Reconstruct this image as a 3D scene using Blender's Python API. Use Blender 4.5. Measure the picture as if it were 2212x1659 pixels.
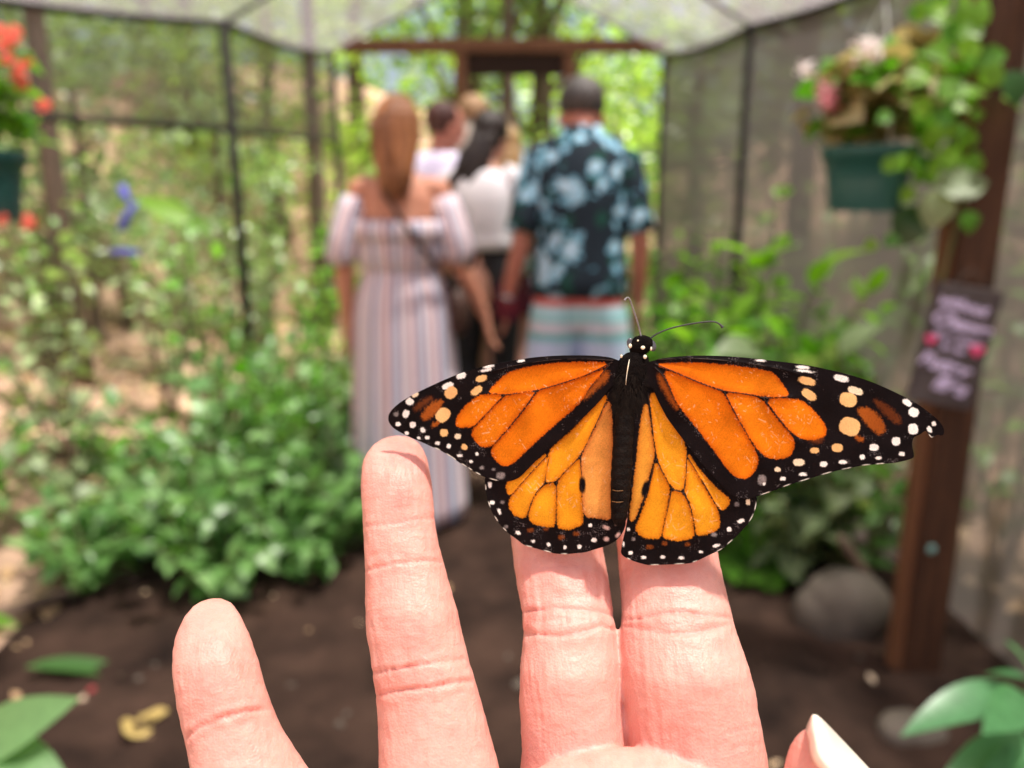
import bpy, bmesh, math, random
import numpy as np
from mathutils import Vector, Matrix

for _o in list(bpy.data.objects):
    bpy.data.objects.remove(_o)
sc = bpy.context.scene
C = sc.collection
R = math.radians
rnd = random.Random(11)
rng = np.random.default_rng(11)

# ------------------------------------------------------------------ camera
PITCH = R(13.1)
FPX, CX, CY = 1671.0, 1106.0, 829.5          # focal length and centre in pixels of a 2212 x 1659 picture
CAM = Vector((0.0, 0.0, 1.30))
cam_data = bpy.data.cameras.new("camera")
cam = bpy.data.objects.new("camera", cam_data)
C.objects.link(cam)
cam.location = CAM
cam.rotation_euler = (R(90) - PITCH, 0, 0)
cam_data.sensor_width = 36.0
cam_data.lens = 36.0 * FPX / 2212.0
cam_data.clip_start = 0.01
cam_data.clip_end = 600
cam_data.dof.use_dof = True
cam_data.dof.focus_distance = 0.1315
cam_data.dof.aperture_fstop = 11.5
cam_data.dof.aperture_blades = 0
sc.camera = cam
sc.render.resolution_x, sc.render.resolution_y = 1024, 768

# ------------------------------------------------------------------ sky, sun, exposure
SUN_TO = Vector((0.24, -0.07, 0.965)).normalized()      # direction towards the sun
world = bpy.data.worlds.new("World")
sc.world = world
world.use_nodes = True
_nt = world.node_tree
_nt.nodes.clear()
_sky = _nt.nodes.new("ShaderNodeTexSky")
_sky.sky_type = 'NISHITA'
_sky.sun_disc = False
_sky.sun_elevation = math.asin(SUN_TO.z)
_sky.sun_rotation = math.atan2(SUN_TO.x, SUN_TO.y)
_sky.air_density, _sky.dust_density, _sky.ozone_density = 1.0, 6.0, 0.6
_bg = _nt.nodes.new("ShaderNodeBackground")
_bg.inputs["Strength"].default_value = 0.10
_wo = _nt.nodes.new("ShaderNodeOutputWorld")
_nt.links.new(_sky.outputs[0], _bg.inputs[0])
_nt.links.new(_bg.outputs[0], _wo.inputs[0])

sun_data = bpy.data.lights.new("sun", 'SUN')
sun_data.energy = 5.0
sun_data.angle = R(4)
sun_data.color = (1.0, 0.95, 0.87)
sun = bpy.data.objects.new("sun", sun_data)
C.objects.link(sun)
sun.location = (0, 0, 20)
sun.rotation_euler = SUN_TO.to_track_quat('Z', 'Y').to_euler()

sc.view_settings.view_transform = 'Standard'
sc.view_settings.look = 'None'
sc.view_settings.exposure = 1.58
sc.view_settings.gamma = 1.0
sc.view_settings.use_curve_mapping = False
sc.render.engine = 'CYCLES'
sc.cycles.use_denoising = True
try:
    sc.cycles.denoiser = 'OPENIMAGEDENOISE'
except Exception:
    pass
sc.cycles.max_bounces = 10
sc.cycles.diffuse_bounces = 4
sc.cycles.glossy_bounces = 3
sc.cycles.transmission_bounces = 6
sc.cycles.transparent_max_bounces = 16
sc.cycles.caustics_reflective = False
sc.cycles.caustics_refractive = False
sc.cycles.sample_clamp_indirect = 8.0
sc.cycles.use_adaptive_sampling = True
sc.cycles.adaptive_threshold = 0.01

# ------------------------------------------------------------------ where things stand
_sp, _cp = math.sin(PITCH), math.cos(PITCH)
RIGHT, UP, FWD = Vector((1, 0, 0)), Vector((0, _sp, _cp)), Vector((0, _cp, -_sp))

def ray(px, py):
    return RIGHT * ((px - CX) / FPX) + UP * ((CY - py) / FPX) + FWD

def at_depth(px, py, d):
    return CAM + ray(px, py) * d

def at_y(px, py, y):
    r = ray(px, py)
    return CAM + r * (y / r.y)

def on_ground(px, py, z=0.0):
    r = ray(px, py)
    return CAM + r * ((z - CAM.z) / r.z)

# ------------------------------------------------------------------ helpers
def link(o, parent=None):
    C.objects.link(o)
    if parent is not None:
        o.parent = parent
    return o

def tag(o, label=None, cat=None, group=None, kind=None):
    if label: o["label"] = label
    if cat: o["category"] = cat
    if group: o["group"] = group
    if kind: o["kind"] = kind
    return o

def empty(name, loc=(0, 0, 0), rz=0.0, label=None, cat=None, group=None):
    o = bpy.data.objects.new(name, None)
    o.empty_display_size = 0.05
    C.objects.link(o)
    o.location = loc
    o.rotation_euler = (0, 0, rz)
    tag(o, label, cat, group)
    return o

def mesh_from(name, V, Fc, mat=None, smooth=True):
    me = bpy.data.meshes.new(name)
    me.from_pydata([tuple(v) for v in V], [], [tuple(f) for f in Fc])
    if mat: me.materials.append(mat)
    if smooth:
        me.polygons.foreach_set("use_smooth", [True] * len(me.polygons))
    me.update()
    return me

def mesh_np(name, V, Fq, mat=None, smooth=False):
    """fast mesh from arrays; Fq is (n,3) or (n,4)"""
    V = np.asarray(V, dtype=np.float32); Fq = np.asarray(Fq, dtype=np.int32)
    me = bpy.data.meshes.new(name)
    me.vertices.add(len(V)); me.vertices.foreach_set("co", V.ravel())
    k = Fq.shape[1]
    me.loops.add(Fq.size); me.loops.foreach_set("vertex_index", Fq.ravel())
    me.polygons.add(len(Fq))
    me.polygons.foreach_set("loop_start", np.arange(0, Fq.size, k, dtype=np.int32))
    if smooth:
        me.polygons.foreach_set("use_smooth", np.ones(len(Fq), dtype=bool))
    if mat: me.materials.append(mat)
    me.update(calc_edges=True)
    me.validate()
    return me

def obj(name, me, parent=None, loc=None, rot=None, scale=None):
    o = bpy.data.objects.new(name, me)
    link(o, parent)
    if loc is not None: o.location = loc
    if rot is not None: o.rotation_euler = rot
    if scale is not None: o.scale = scale
    return o

def set_uv(me, uv_of_vertex):
    """uv layer from one uv per vertex"""
    lay = me.uv_layers.new(name="UVMap")
    idx = np.empty(len(me.loops), dtype=np.int32)
    me.loops.foreach_get("vertex_index", idx)
    uv = np.asarray(uv_of_vertex, dtype=np.float32)[idx]
    lay.data.foreach_set("uv", uv.ravel())

class MB:
    def __init__(self): self.v = []; self.f = []; self.uv = []
    def add(self, v, f, uv=None):
        n = len(self.v)
        self.v += [tuple(p) for p in v]
        self.f += [tuple(i + n for i in q) for q in f]
        self.uv += list(uv) if uv is not None else [(0, 0)] * len(v)
        return self
    def box(self, a, b):
        x0, y0, z0 = a; x1, y1, z1 = b
        v = [(x0,y0,z0),(x1,y0,z0),(x1,y1,z0),(x0,y1,z0),(x0,y0,z1),(x1,y0,z1),(x1,y1,z1),(x0,y1,z1)]
        f = [(0,3,2,1),(4,5,6,7),(0,1,5,4),(1,2,6,5),(2,3,7,6),(3,0,4,7)]
        return self.add(v, f)
    def tube(self, pts, rad, n=12, cap=True, flat=None, up=None):
        """sweep along pts; rad: number or list of r or (rx, ry)"""
        pts = [Vector(p) for p in pts]
        m = len(pts)
        if not isinstance(rad, (list, tuple)): rad = [rad] * m
        t0 = (pts[1] - pts[0]).normalized()
        a = Vector(up) if up is not None else (Vector((0, 1, 0)) if abs(t0.y) < 0.9 else Vector((1, 0, 0)))
        v = []; uv = []
        for i in range(m):
            t = (pts[min(i + 1, m - 1)] - pts[max(i - 1, 0)]).normalized()
            a = (a - t * a.dot(t)).normalized()
            b = t.cross(a)
            r = rad[i]
            rx, ry = r if isinstance(r, (list, tuple)) else (r, r)
            for k in range(n):
                th = 2 * math.pi * k / n
                v.append(pts[i] + b * (math.cos(th) * rx) + a * (math.sin(th) * ry))
                uv.append((k / n, i / (m - 1)))
        f = []
        for i in range(m - 1):
            for k in range(n):
                k2 = (k + 1) % n
                f.append((i*n+k, i*n+k2, (i+1)*n+k2, (i+1)*n+k))
        if cap:
            f.append(tuple(range(n - 1, -1, -1)))
            f.append(tuple((m - 1) * n + k for k in range(n)))
        return self.add(v, f, uv)
    def ellipsoid(self, c, r, nu=16, nv=10, fn=None):
        c = Vector(c); v = []; f = []
        v.append(Vector((0, 0, -1)))
        for j in range(1, nv):
            ph = -math.pi / 2 + math.pi * j / nv
            for i in range(nu):
                th = 2 * math.pi * i / nu
                v.append(Vector((math.cos(ph) * math.cos(th), math.cos(ph) * math.sin(th), math.sin(ph))))
        v.append(Vector((0, 0, 1)))
        if fn: v = [fn(p) for p in v]
        v = [c + Vector((p.x * r[0], p.y * r[1], p.z * r[2])) for p in v]
        for i in range(nu):
            f.append((0, 1 + (i + 1) % nu, 1 + i))
            t = 1 + (nv - 2) * nu
            f.append((len(v) - 1, t + i, t + (i + 1) % nu))
        for j in range(nv - 2):
            for i in range(nu):
                a = 1 + j * nu + i; b = 1 + j * nu + (i + 1) % nu
                f.append((a, b, b + nu, a + nu))
        return self.add(v, f)
    def rings(self, rs, n=40, fn=None, cap=False):
        """vertical loft: rs = list of (z, rx, ry, cx, cy); fn(theta, i) scales the radius"""
        m = len(rs); v = []; uv = []
        for i, q in enumerate(rs):
            z, rx, ry = q[:3]; cx = q[3] if len(q) > 3 else 0; cy = q[4] if len(q) > 4 else 0
            for k in range(n + 1):
                th = 2 * math.pi * k / n
                s = fn(th, i / (m - 1)) if fn else 1.0
                v.append((cx + math.cos(th) * rx * s, cy + math.sin(th) * ry * s, z))
                uv.append((k / n, i / (m - 1)))
        f = []
        for i in range(m - 1):
            for k in range(n):
                f.append((i*(n+1)+k, i*(n+1)+k+1, (i+1)*(n+1)+k+1, (i+1)*(n+1)+k))
        if cap:
            f.append(tuple(range(n - 1, -1, -1)))
            f.append(tuple((m - 1) * (n + 1) + k for k in range(n)))
        return self.add(v, f, uv)
    def mesh(self, name, mat=None, smooth=True, uv=False):
        me = mesh_from(name, self.v, self.f, mat, smooth)
        if uv: set_uv(me, self.uv)
        return me
    def build(self, name, mat=None, parent=None, smooth=True, uv=False, loc=None, rot=None, bevel=0, remesh=0, solid=0):
        o = obj(name, self.mesh(name, mat, smooth, uv), parent, loc, rot)
        if bevel:
            m = o.modifiers.new("bevel", 'BEVEL'); m.width = bevel; m.segments = 2; m.limit_method = 'ANGLE'
        if solid:
            m = o.modifiers.new("solid", 'SOLIDIFY'); m.thickness = solid; m.offset = 0
        if remesh:
            apply_remesh(o, remesh)
        return o

def apply_remesh(o, voxel, smooth_it=3):
    m = o.modifiers.new("remesh", 'REMESH'); m.mode = 'VOXEL'; m.voxel_size = voxel; m.use_smooth_shade = True
    if smooth_it:
        s = o.modifiers.new("smooth", 'SMOOTH'); s.iterations = smooth_it; s.factor = 0.5
    bpy.context.view_layer.update()
    dg = bpy.context.evaluated_depsgraph_get()
    me = bpy.data.meshes.new_from_object(o.evaluated_get(dg))
    old = o.data
    mats = list(old.materials)
    o.modifiers.clear()
    o.data = me
    me.materials.clear()
    for q in mats: me.materials.append(q)
    bpy.data.meshes.remove(old)
    return o

# ------------------------------------------------------------------ materials
MATS = {}
def _new(name):
    m = bpy.data.materials.new(name); m.use_nodes = True
    nt = m.node_tree; nt.nodes.clear()
    out = nt.nodes.new("ShaderNodeOutputMaterial")
    MATS[name] = m
    return m, nt, out

def _mix(nt, fac, a, b, blend='MIX'):
    n = nt.nodes.new("ShaderNodeMix"); n.data_type = 'RGBA'; n.blend_type = blend
    for i, val in ((0, fac), (6, a), (7, b)):
        if hasattr(val, 'is_linked'): nt.links.new(val, n.inputs[i])
        elif i == 0: n.inputs[i].default_value = val
        else: n.inputs[i].default_value = (*val[:3], 1)
    return n.outputs[2]

def _noise(nt, scale, detail=4, rough=0.55, coord=None, stretch=None, dist=0):
    n = nt.nodes.new("ShaderNodeTexNoise")
    n.inputs["Scale"].default_value = scale; n.inputs["Detail"].default_value = detail
    n.inputs["Roughness"].default_value = rough; n.inputs["Distortion"].default_value = dist
    if coord is not None:
        if stretch:
            mp = nt.nodes.new("ShaderNodeMapping"); mp.inputs["Scale"].default_value = stretch
            nt.links.new(coord, mp.inputs[0]); coord = mp.outputs[0]
        nt.links.new(coord, n.inputs["Vector"])
    return n.outputs[0]

def _ramp(nt, fac, stops, interp='LINEAR'):
    r = nt.nodes.new("ShaderNodeValToRGB"); r.color_ramp.interpolation = interp
    el = r.color_ramp.elements
    while len(el) < len(stops): el.new(0.5)
    for e, (p, c) in zip(el, stops):
        e.position = p; e.color = (*c[:3], 1) if len(c) >= 3 else (c[0],) * 3 + (1,)
    nt.links.new(fac, r.inputs[0])
    return r.outputs[0]

def pmat(name, c1, c2=None, scale=8, rough=0.7, bump=0.0, bscale=60, spec=0.3, stretch=None, detail=5, sheen=0.0, metal=0.0):
    """two-tone noisy surface"""
    if name in MATS: return MATS[name]
    m, nt, out = _new(name)
    p = nt.nodes.new("ShaderNodeBsdfPrincipled")
    nt.links.new(p.outputs[0], out.inputs[0])
    tc = nt.nodes.new("ShaderNodeTexCoord").outputs["Object"]
    p.inputs["Roughness"].default_value = rough
    p.inputs["Specular IOR Level"].default_value = spec
    p.inputs["Metallic"].default_value = metal
    if c2 is None:
        c2 = tuple(x * 0.75 for x in c1)
    fac = _ramp(nt, _noise(nt, scale, detail, 0.6, tc, stretch), [(0.32, (0,)), (0.68, (1,))])
    nt.links.new(_mix(nt, fac, c1, c2), p.inputs["Base Color"])
    if sheen:
        p.inputs["Sheen Weight"].default_value = sheen
    if bump:
        b = nt.nodes.new("ShaderNodeBump"); b.inputs["Strength"].default_value = bump; b.inputs["Distance"].default_value = 0.01
        nt.links.new(_noise(nt, bscale, 6, 0.65, tc, stretch), b.inputs["Height"])
        nt.links.new(b.outputs[0], p.inputs["Normal"])
    return m

def leafmat(name, c1, c2, c3=None, rough=0.42, trans=0.35, spec=0.45, attr=False, glow=(1.6, 1.9, 0.6)):
    """leaf: glossy top, light shining through; tone varies leaf by leaf"""
    if name in MATS: return MATS[name]
    m, nt, out = _new(name)
    p = nt.nodes.new("ShaderNodeBsdfPrincipled")
    t = nt.nodes.new("ShaderNodeBsdfTranslucent")
    mx = nt.nodes.new("ShaderNodeMixShader"); mx.inputs[0].default_value = trans
    if attr:
        a = nt.nodes.new("ShaderNodeAttribute"); a.attribute_name = "tone"; fac = a.outputs["Fac"]
    else:
        fac = nt.nodes.new("ShaderNodeObjectInfo").outputs["Random"]
    tc = nt.nodes.new("ShaderNodeTexCoord").outputs["Object"]
    col = _ramp(nt, fac, [(0.0, c1), (0.6, c2), (1.0, c3 or c2)])
    col = _mix(nt, _ramp(nt, _noise(nt, 30 if attr else 18, 3, 0.5, tc), [(0.35, (0,)), (0.75, (0.5,))]), col, tuple(x * 1.5 + 0.01 for x in c2))
    nt.links.new(col, p.inputs["Base Color"])
    tcol = _mix(nt, 1.0, col, glow, 'MULTIPLY')
    nt.links.new(tcol, t.inputs[0])
    p.inputs["Roughness"].default_value = rough
    p.inputs["Specular IOR Level"].default_value = spec
    nt.links.new(p.outputs[0], mx.inputs[1]); nt.links.new(t.outputs[0], mx.inputs[2])
    nt.links.new(mx.outputs[0], out.inputs[0])
    return m

def netmat(name, col, cover, trans=0.5):
    """shade netting: threads too fine to see singly, part open, part thread that glows when lit from behind"""
    if name in MATS: return MATS[name]
    m, nt, out = _new(name)
    d = nt.nodes.new("ShaderNodeBsdfDiffuse"); t = nt.nodes.new("ShaderNodeBsdfTranslucent"); o = nt.nodes.new("ShaderNodeBsdfTransparent")
    tc = nt.nodes.new("ShaderNodeTexCoord").outputs["Object"]
    c = _mix(nt, _noise(nt, 2.2, 5, 0.6, tc), tuple(x * 0.82 for x in col), tuple(min(1, x * 1.14) for x in col))
    nt.links.new(c, d.inputs[0]); nt.links.new(c, t.inputs[0])
    m1 = nt.nodes.new("ShaderNodeMixShader"); m1.inputs[0].default_value = trans
    nt.links.new(d.outputs[0], m1.inputs[1]); nt.links.new(t.outputs[0], m1.inputs[2])
    m2 = nt.nodes.new("ShaderNodeMixShader")
    f = _ramp(nt, _noise(nt, 3.5, 4, 0.6, tc), [(0.2, (cover - 0.06,)), (0.8, (cover + 0.06,))])
    nt.links.new(f, m2.inputs[0])
    nt.links.new(o.outputs[0], m2.inputs[1]); nt.links.new(m1.outputs[0], m2.inputs[2])
    nt.links.new(m2.outputs[0], out.inputs[0])
    return m

# ------------------------------------------------------------------ leaves
def leaf_mesh(name, w, curl, mat, fold=0.25, rows=6, wav=0.0, tip=1.0):
    """one leaf of unit length along +Y, rising a little, pointed"""
    V = []; F = []
    for i in range(rows + 1):
        t = i / rows
        hw = w * (math.sin(math.pi * (t ** 0.8)) ** 0.85 if 0 < t < 1 else 0.012)
        z = -curl * t * t
        y = t * (1 - 0.25 * curl * t)
        V += [(-hw, y, z + fold * hw + wav * math.sin(9 * t)), (0, y, z), (hw, y, z + fold * hw - wav * math.sin(8 * t + 1))]
    for i in range(rows):
        a = i * 3
        F += [(a, a + 1, a + 4, a + 3), (a + 1, a + 2, a + 5, a + 4)]
    return mesh_from(name, V, F, mat, True)

def leaf_cloud(P, size, up=0.5, aspect=0.5, spread=1.0, seed=0):
    """numpy: a folded rhombus leaf at each point"""
    g = np.random.default_rng(seed)
    n = len(P)
    d = g.normal(size=(n, 3)); d[:, 2] *= 0.55; d /= np.linalg.norm(d, axis=1)[:, None]
    nrm = g.normal(size=(n, 3)) * spread; nrm[:, 2] += up * 2
    s = np.cross(d, nrm); s /= np.linalg.norm(s, axis=1)[:, None] + 1e-9
    nn = np.cross(s, d)
    L = size * g.uniform(0.6, 1.35, size=(n, 1))
    wd = L * aspect
    a = P; b = P + d * L * 0.5 + s * wd * 0.5 + nn * L * 0.08; c = P + d * L; e = P + d * L * 0.5 - s * wd * 0.5 + nn * L * 0.08
    V = np.stack([a, b, c, e], axis=1).reshape(-1, 3)
    i = np.arange(n)[:, None] * 4
    Fq = np.concatenate([i + [0, 1, 2], i + [0, 2, 3]], axis=1).reshape(-1, 3)
    tone = np.repeat(g.uniform(0, 1, n), 4)
    return V, Fq, tone

def cloud_obj(name, P, size, mat, parent=None, seed=0, **kw):
    V, Fq, tone = leaf_cloud(np.asarray(P, dtype=float), size, seed=seed, **kw)
    me = mesh_np(name, V, Fq, mat)
    at = me.attributes.new("tone", 'FLOAT', 'POINT')
    at.data.foreach_set("value", tone.astype(np.float32))
    return obj(name, me, parent)

def place_leaf(me, parent, p, direction, length, roll=0.0, up=(0, 0, 1), name="leaf"):
    d = Vector(direction).normalized()
    u = Vector(up)
    x = d.cross(u)
    if x.length < 1e-3: x = Vector((1, 0, 0))
    x.normalize(); z = x.cross(d)
    M = Matrix((x, d, z)).transposed().to_4x4()
    M = M @ Matrix.Rotation(roll, 4, 'Y')
    o = bpy.data.objects.new(name, me)
    C.objects.link(o)
    o.parent = parent
    o.matrix_local = Matrix.Translation(Vector(p)) @ M @ Matrix.Diagonal((length, length, length, 1))
    return o
# ================================================================== ground
def sstep(a, b, x):
    t = np.clip((np.asarray(x, dtype=float) - a) / (b - a), 0, 1)
    return t * t * (3 - 2 * t)

def hill(x, y):
    x = np.asarray(x, dtype=float); y = np.asarray(y, dtype=float)
    h = 2.7 * sstep(1.7, 7.5, -x) + 1.5 * sstep(1.9, 8, x) + 1.6 * sstep(7.5, 22, y) + 2.0 * sstep(9, 15, y) * sstep(-0.5, 2.5, -x) * (1 - sstep(3, 8, -x))
    h = h + 0.05 * np.sin(x * 2.1 + 0.6 * y) * sstep(1.5, 3, np.abs(x)) + 0.04 * np.sin(y * 1.7 - x) * sstep(1.5, 3, np.abs(x))
    return h

def hz(x, y): return float(hill(x, y))

m_litter_ground = pmat("dry_litter_ground", (0.52, 0.345, 0.25), (0.20, 0.125, 0.085), scale=3.5, rough=0.95, bump=0.9, bscale=26, spec=0.1, detail=9)
m_soil = pmat("dark_soil", (0.062, 0.035, 0.025), (0.012, 0.007, 0.0055), scale=4.2, rough=0.95, bump=1.0, bscale=45, spec=0.12, detail=9)

_ax = np.unique(np.concatenate([np.linspace(-4, 4, 65), np.linspace(-20, 20, 81), np.linspace(-160, 160, 41)]))
_ay = np.unique(np.concatenate([np.linspace(-2, 8, 71), np.linspace(-20, 30, 76), np.linspace(-160, 200, 46)]))
GX, GY = np.meshgrid(_ax, _ay)
_V = np.stack([GX.ravel(), GY.ravel(), (hill(GX, GY) - 0.004).ravel()], axis=1)
_nx, _ny = len(_ax), len(_ay)
_i = (np.arange(_ny - 1)[:, None] * _nx + np.arange(_nx - 1)[None, :]).ravel()
_F = np.stack([_i, _i + 1, _i + 1 + _nx, _i + _nx], axis=1)
tag(obj("ground", mesh_np("ground", _V, _F, m_litter_ground, True)), "dry pinkish leaf-littered ground around the netting house", kind="structure")

# the trodden soil inside the netting house, an uneven sheet with clods
_px = np.linspace(-1.55, 1.62, 150); _py = np.linspace(-1.5, 6.6, 300)
PX, PY = np.meshgrid(_px, _py)
_g = np.random.default_rng(3)
def vnoise(x, y, s, seed):
    """smooth lattice noise in 0..1"""
    g = np.random.default_rng(seed); N = 256
    T = g.uniform(0, 1, (N, N))
    u = np.asarray(x, dtype=float) / s; v = np.asarray(y, dtype=float) / s
    i = np.floor(u).astype(int); j = np.floor(v).astype(int)
    a = u - i; b = v - j
    a = a * a * (3 - 2 * a); b = b * b * (3 - 2 * b)
    i0, i1, j0, j1 = i % N, (i + 1) % N, j % N, (j + 1) % N
    return (T[i0, j0] * (1 - a) + T[i1, j0] * a) * (1 - b) + (T[i0, j1] * (1 - a) + T[i1, j1] * a) * b
_edge = np.minimum(PX + 1.55, 1.62 - PX)
_z = 0.006 + (0.028 * vnoise(PX, PY, 0.16, 1) + 0.022 * vnoise(PX, PY, 0.06, 2) + 0.02 * vnoise(PX, PY, 0.5, 3)) * sstep(0.0, 0.25, _edge)
_w = 0.12 * (vnoise(PY, PX, 0.4, 5) - 0.5) * (1 - sstep(0, 0.3, _edge))
_V = np.stack([(PX + _w).ravel(), PY.ravel(), _z.ravel()], axis=1)
_i = (np.arange(299)[:, None] * 150 + np.arange(149)[None, :]).ravel()
_F = np.stack([_i, _i + 1, _i + 151, _i + 150], axis=1)
tag(obj("path", mesh_np("path", _V, _F, m_soil, True)), "dark brown trodden soil path through the netting house", kind="structure")

# ================================================================== the netting house
m_net_roof = netmat("roof_netting", (0.20, 0.178, 0.185), 0.64, 0.6)
m_net_wall = netmat("wall_netting", (0.17, 0.14, 0.125), 0.62, 0.45)
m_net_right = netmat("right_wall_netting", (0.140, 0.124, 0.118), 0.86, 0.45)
m_net_low = netmat("thin_wall_netting", (0.26, 0.22, 0.18), 0.16, 0.5)
m_net_end = netmat("end_netting", (0.28, 0.25, 0.22), 0.10, 0.5)
m_dark_metal = pmat("dark_painted_metal", (0.016, 0.016, 0.014), (0.030, 0.027, 0.022), scale=14, rough=0.75, bump=0.15, spec=0.2)
m_wood = pmat("brown_stained_timber", (0.105, 0.046, 0.022), (0.036, 0.016, 0.009), scale=5, rough=0.65, bump=0.45, bscale=30, stretch=(14, 14, 0.8))
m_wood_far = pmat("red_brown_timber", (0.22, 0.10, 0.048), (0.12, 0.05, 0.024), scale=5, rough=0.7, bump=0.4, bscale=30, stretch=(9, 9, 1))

house = empty("netting_house", (0, 0, 0), 0, "gabled tunnel of grey shade netting on thin dark posts around the path", "net house")
FAR, RY = 6.35, -0.08
L = [(-1.38, FAR, 2.43), (-1.39, 4.03, 2.15), (-2.60, 2.90, 2.12), (-2.60, -1.4, 2.12)]
Rr = [(1.18, FAR, 2.42), (1.15, 4.00, 2.13), (1.40, 2.40, 2.06), (1.42, -1.4, 2.06)]
RG = [(RY, FAR, 3.06), (RY, 4.02, 2.86), (RY, 2.65, 2.84), (RY, -1.4, 2.84)]

def cloth(name, a, b, c, d, mat, sag=0.05, n=14, parent=None):
    """hanging sheet between four corners a-b (lower) and d-c (upper), bellied and wavy"""
    a, b, c, d = [Vector(q) for q in (a, b, c, d)]
    nrm = (b - a).cross(d - a).normalized()
    V = []; F = []; ph = rnd.random() * 6
    for j in range(n + 1):
        for i in range(n + 1):
            u, v = i / n, j / n
            p = (a * (1 - u) + b * u) * (1 - v) + (d * (1 - u) + c * u) * v
            bel = math.sin(math.pi * u) * math.sin(math.pi * v)
            p = p + nrm * (0.25 * sag * bel * math.sin(5 * u + ph)) + Vector((0, 0, -sag * bel))
            p = p + Vector((0, 0, -0.5 * sag * math.sin(math.pi * u) * (1 - v)))
            V.append(p)
    for j in range(n):
        for i in range(n):
            k = j * (n + 1) + i
            F.append((k, k + 1, k + n + 2, k + n + 1))
    return obj(name, mesh_from(name, V, F, mat, True), parent)

def vdn(p, z=0.0): return (p[0], p[1], z)
for k in range(3):
    cloth("roof_panel", L[k], L[k + 1], RG[k + 1], RG[k], m_net_roof, 0.07, parent=house)
    cloth("roof_panel", Rr[k + 1], Rr[k], RG[k], RG[k + 1], m_net_roof, 0.07, parent=house)
# side walls: an upper and a lower strip of netting between the posts
def mid(p, z): return (p[0], p[1], z)
for side, P in (("l", L), ("r", Rr)):
    for k in range(3):
        a, b = P[k], P[k + 1]
        za, zb = (1.78, 1.55)[0] if k == 0 else 1.66, 1.66
        if side == "l":
            cloth("wall_panel", mid(a, za), mid(b, zb), b, a, m_net_wall, 0.015, parent=house)
            cloth("wall_panel", mid(a, 0.02), mid(b, 0.02), mid(b, zb - 0.01), mid(a, za - 0.01), m_net_low, 0.01, parent=house)
        else:
            cloth("wall_panel", mid(a, 0.02), mid(b, 0.02), b, a, m_net_right, 0.015, parent=house)
cloth("end_panel", (L[0][0], FAR, 0.02), (-0.42, FAR, 0.02), (-0.42, FAR, 2.43), L[0], m_net_end, 0.01, parent=house)
cloth("end_panel", (0.47, FAR, 0.02), (Rr[0][0], FAR, 0.02), Rr[0], (0.47, FAR, 2.43), m_net_end, 0.01, parent=house)
_g1 = mesh_from("gable_panel", [(L[0][0], FAR, 2.47), (Rr[0][0], FAR, 2.47), RG[0]], [(0, 1, 2)], m_net_end)
obj("gable_panel", _g1, house)
# posts, eaves and ridge
for P in (L, Rr):
    for k, p in enumerate(P[:4]):
        MB().tube([(p[0], p[1], -0.05), (p[0], p[1], p[2] * 0.5), p], 0.026, 10).build("post", m_dark_metal, house)
    for k in range(3):
        a, b = Vector(P[k]), Vector(P[k + 1])
        pts = [a.lerp(b, t) - Vector((0, 0, 0.035 * math.sin(math.pi * t))) for t in np.linspace(0, 1, 9)]
        MB().tube(pts, 0.019, 8).build("eave_rail", m_dark_metal, house)
    for k in range(3):
        MB().tube([P[k], RG[k]], 0.012, 8).build("rafter", m_dark_metal, house)
for k in range(3):
    a, b = L[k], L[k + 1]
    MB().tube([mid(a, 1.78 if k == 0 else 1.66), mid(b, 1.66)], 0.016, 8).build("wall_rail", m_dark_metal, house)
MB().tube([RG[0], RG[1], RG[2], RG[3]], 0.014, 8).build("ridge_rail", m_dark_metal, house)
MB().tube([(1.415, 1.62, -0.03), (1.41, 1.63, 1.0), (1.40, 1.64, 2.06)], 0.021, 10).build("post", m_dark_metal, house)

door = empty("door_frame", (0, FAR + 0.03, 0), 0, "red-brown timber door frame under a long header beam at the far end", "door frame")
for x in (-0.395, 0.445):
    MB().box((x - 0.045, -0.045, 0), (x + 0.045, 0.045, 2.43)).build("door_post", m_wood_far, door, smooth=False, bevel=0.006)
MB().box((-1.30, -0.05, 2.433), (1.18, 0.05, 2.53)).build("header_beam", m_wood_far, door, smooth=False, bevel=0.006)
MB().box((-0.347, -0.02, 2.27), (0.397, 0.02, 2.427)).build("lintel_board", pmat("dark_lintel_wood", (0.035, 0.016, 0.009), (0.02, 0.01, 0.006), scale=6, rough=0.8, stretch=(1, 8, 8)), door, smooth=False, bevel=0.004)

# ================================================================== trees outside
m_bark = pmat("grey_brown_bark", (0.16, 0.105, 0.075), (0.06, 0.04, 0.03), scale=6, rough=0.95, bump=1.0, bscale=14, stretch=(3, 3, 0.6))
m_crown = [
    leafmat("crown_green", (0.065, 0.135, 0.022), (0.13, 0.23, 0.045), (0.25, 0.35, 0.08), attr=True, trans=0.42, rough=0.33, spec=0.6),
    leafmat("crown_yellow_green", (0.14, 0.25, 0.03), (0.25, 0.36, 0.055), (0.44, 0.50, 0.14), attr=True, trans=0.45, rough=0.3, spec=0.7),
    leafmat("crown_dark_green", (0.03, 0.065, 0.018), (0.05, 0.10, 0.026), (0.08, 0.14, 0.04), attr=True, trans=0.3),
    leafmat("crown_silver_green", (0.13, 0.20, 0.10), (0.21, 0.30, 0.15), (0.38, 0.46, 0.27), attr=True, trans=0.35, rough=0.3, spec=0.7),
]
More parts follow.
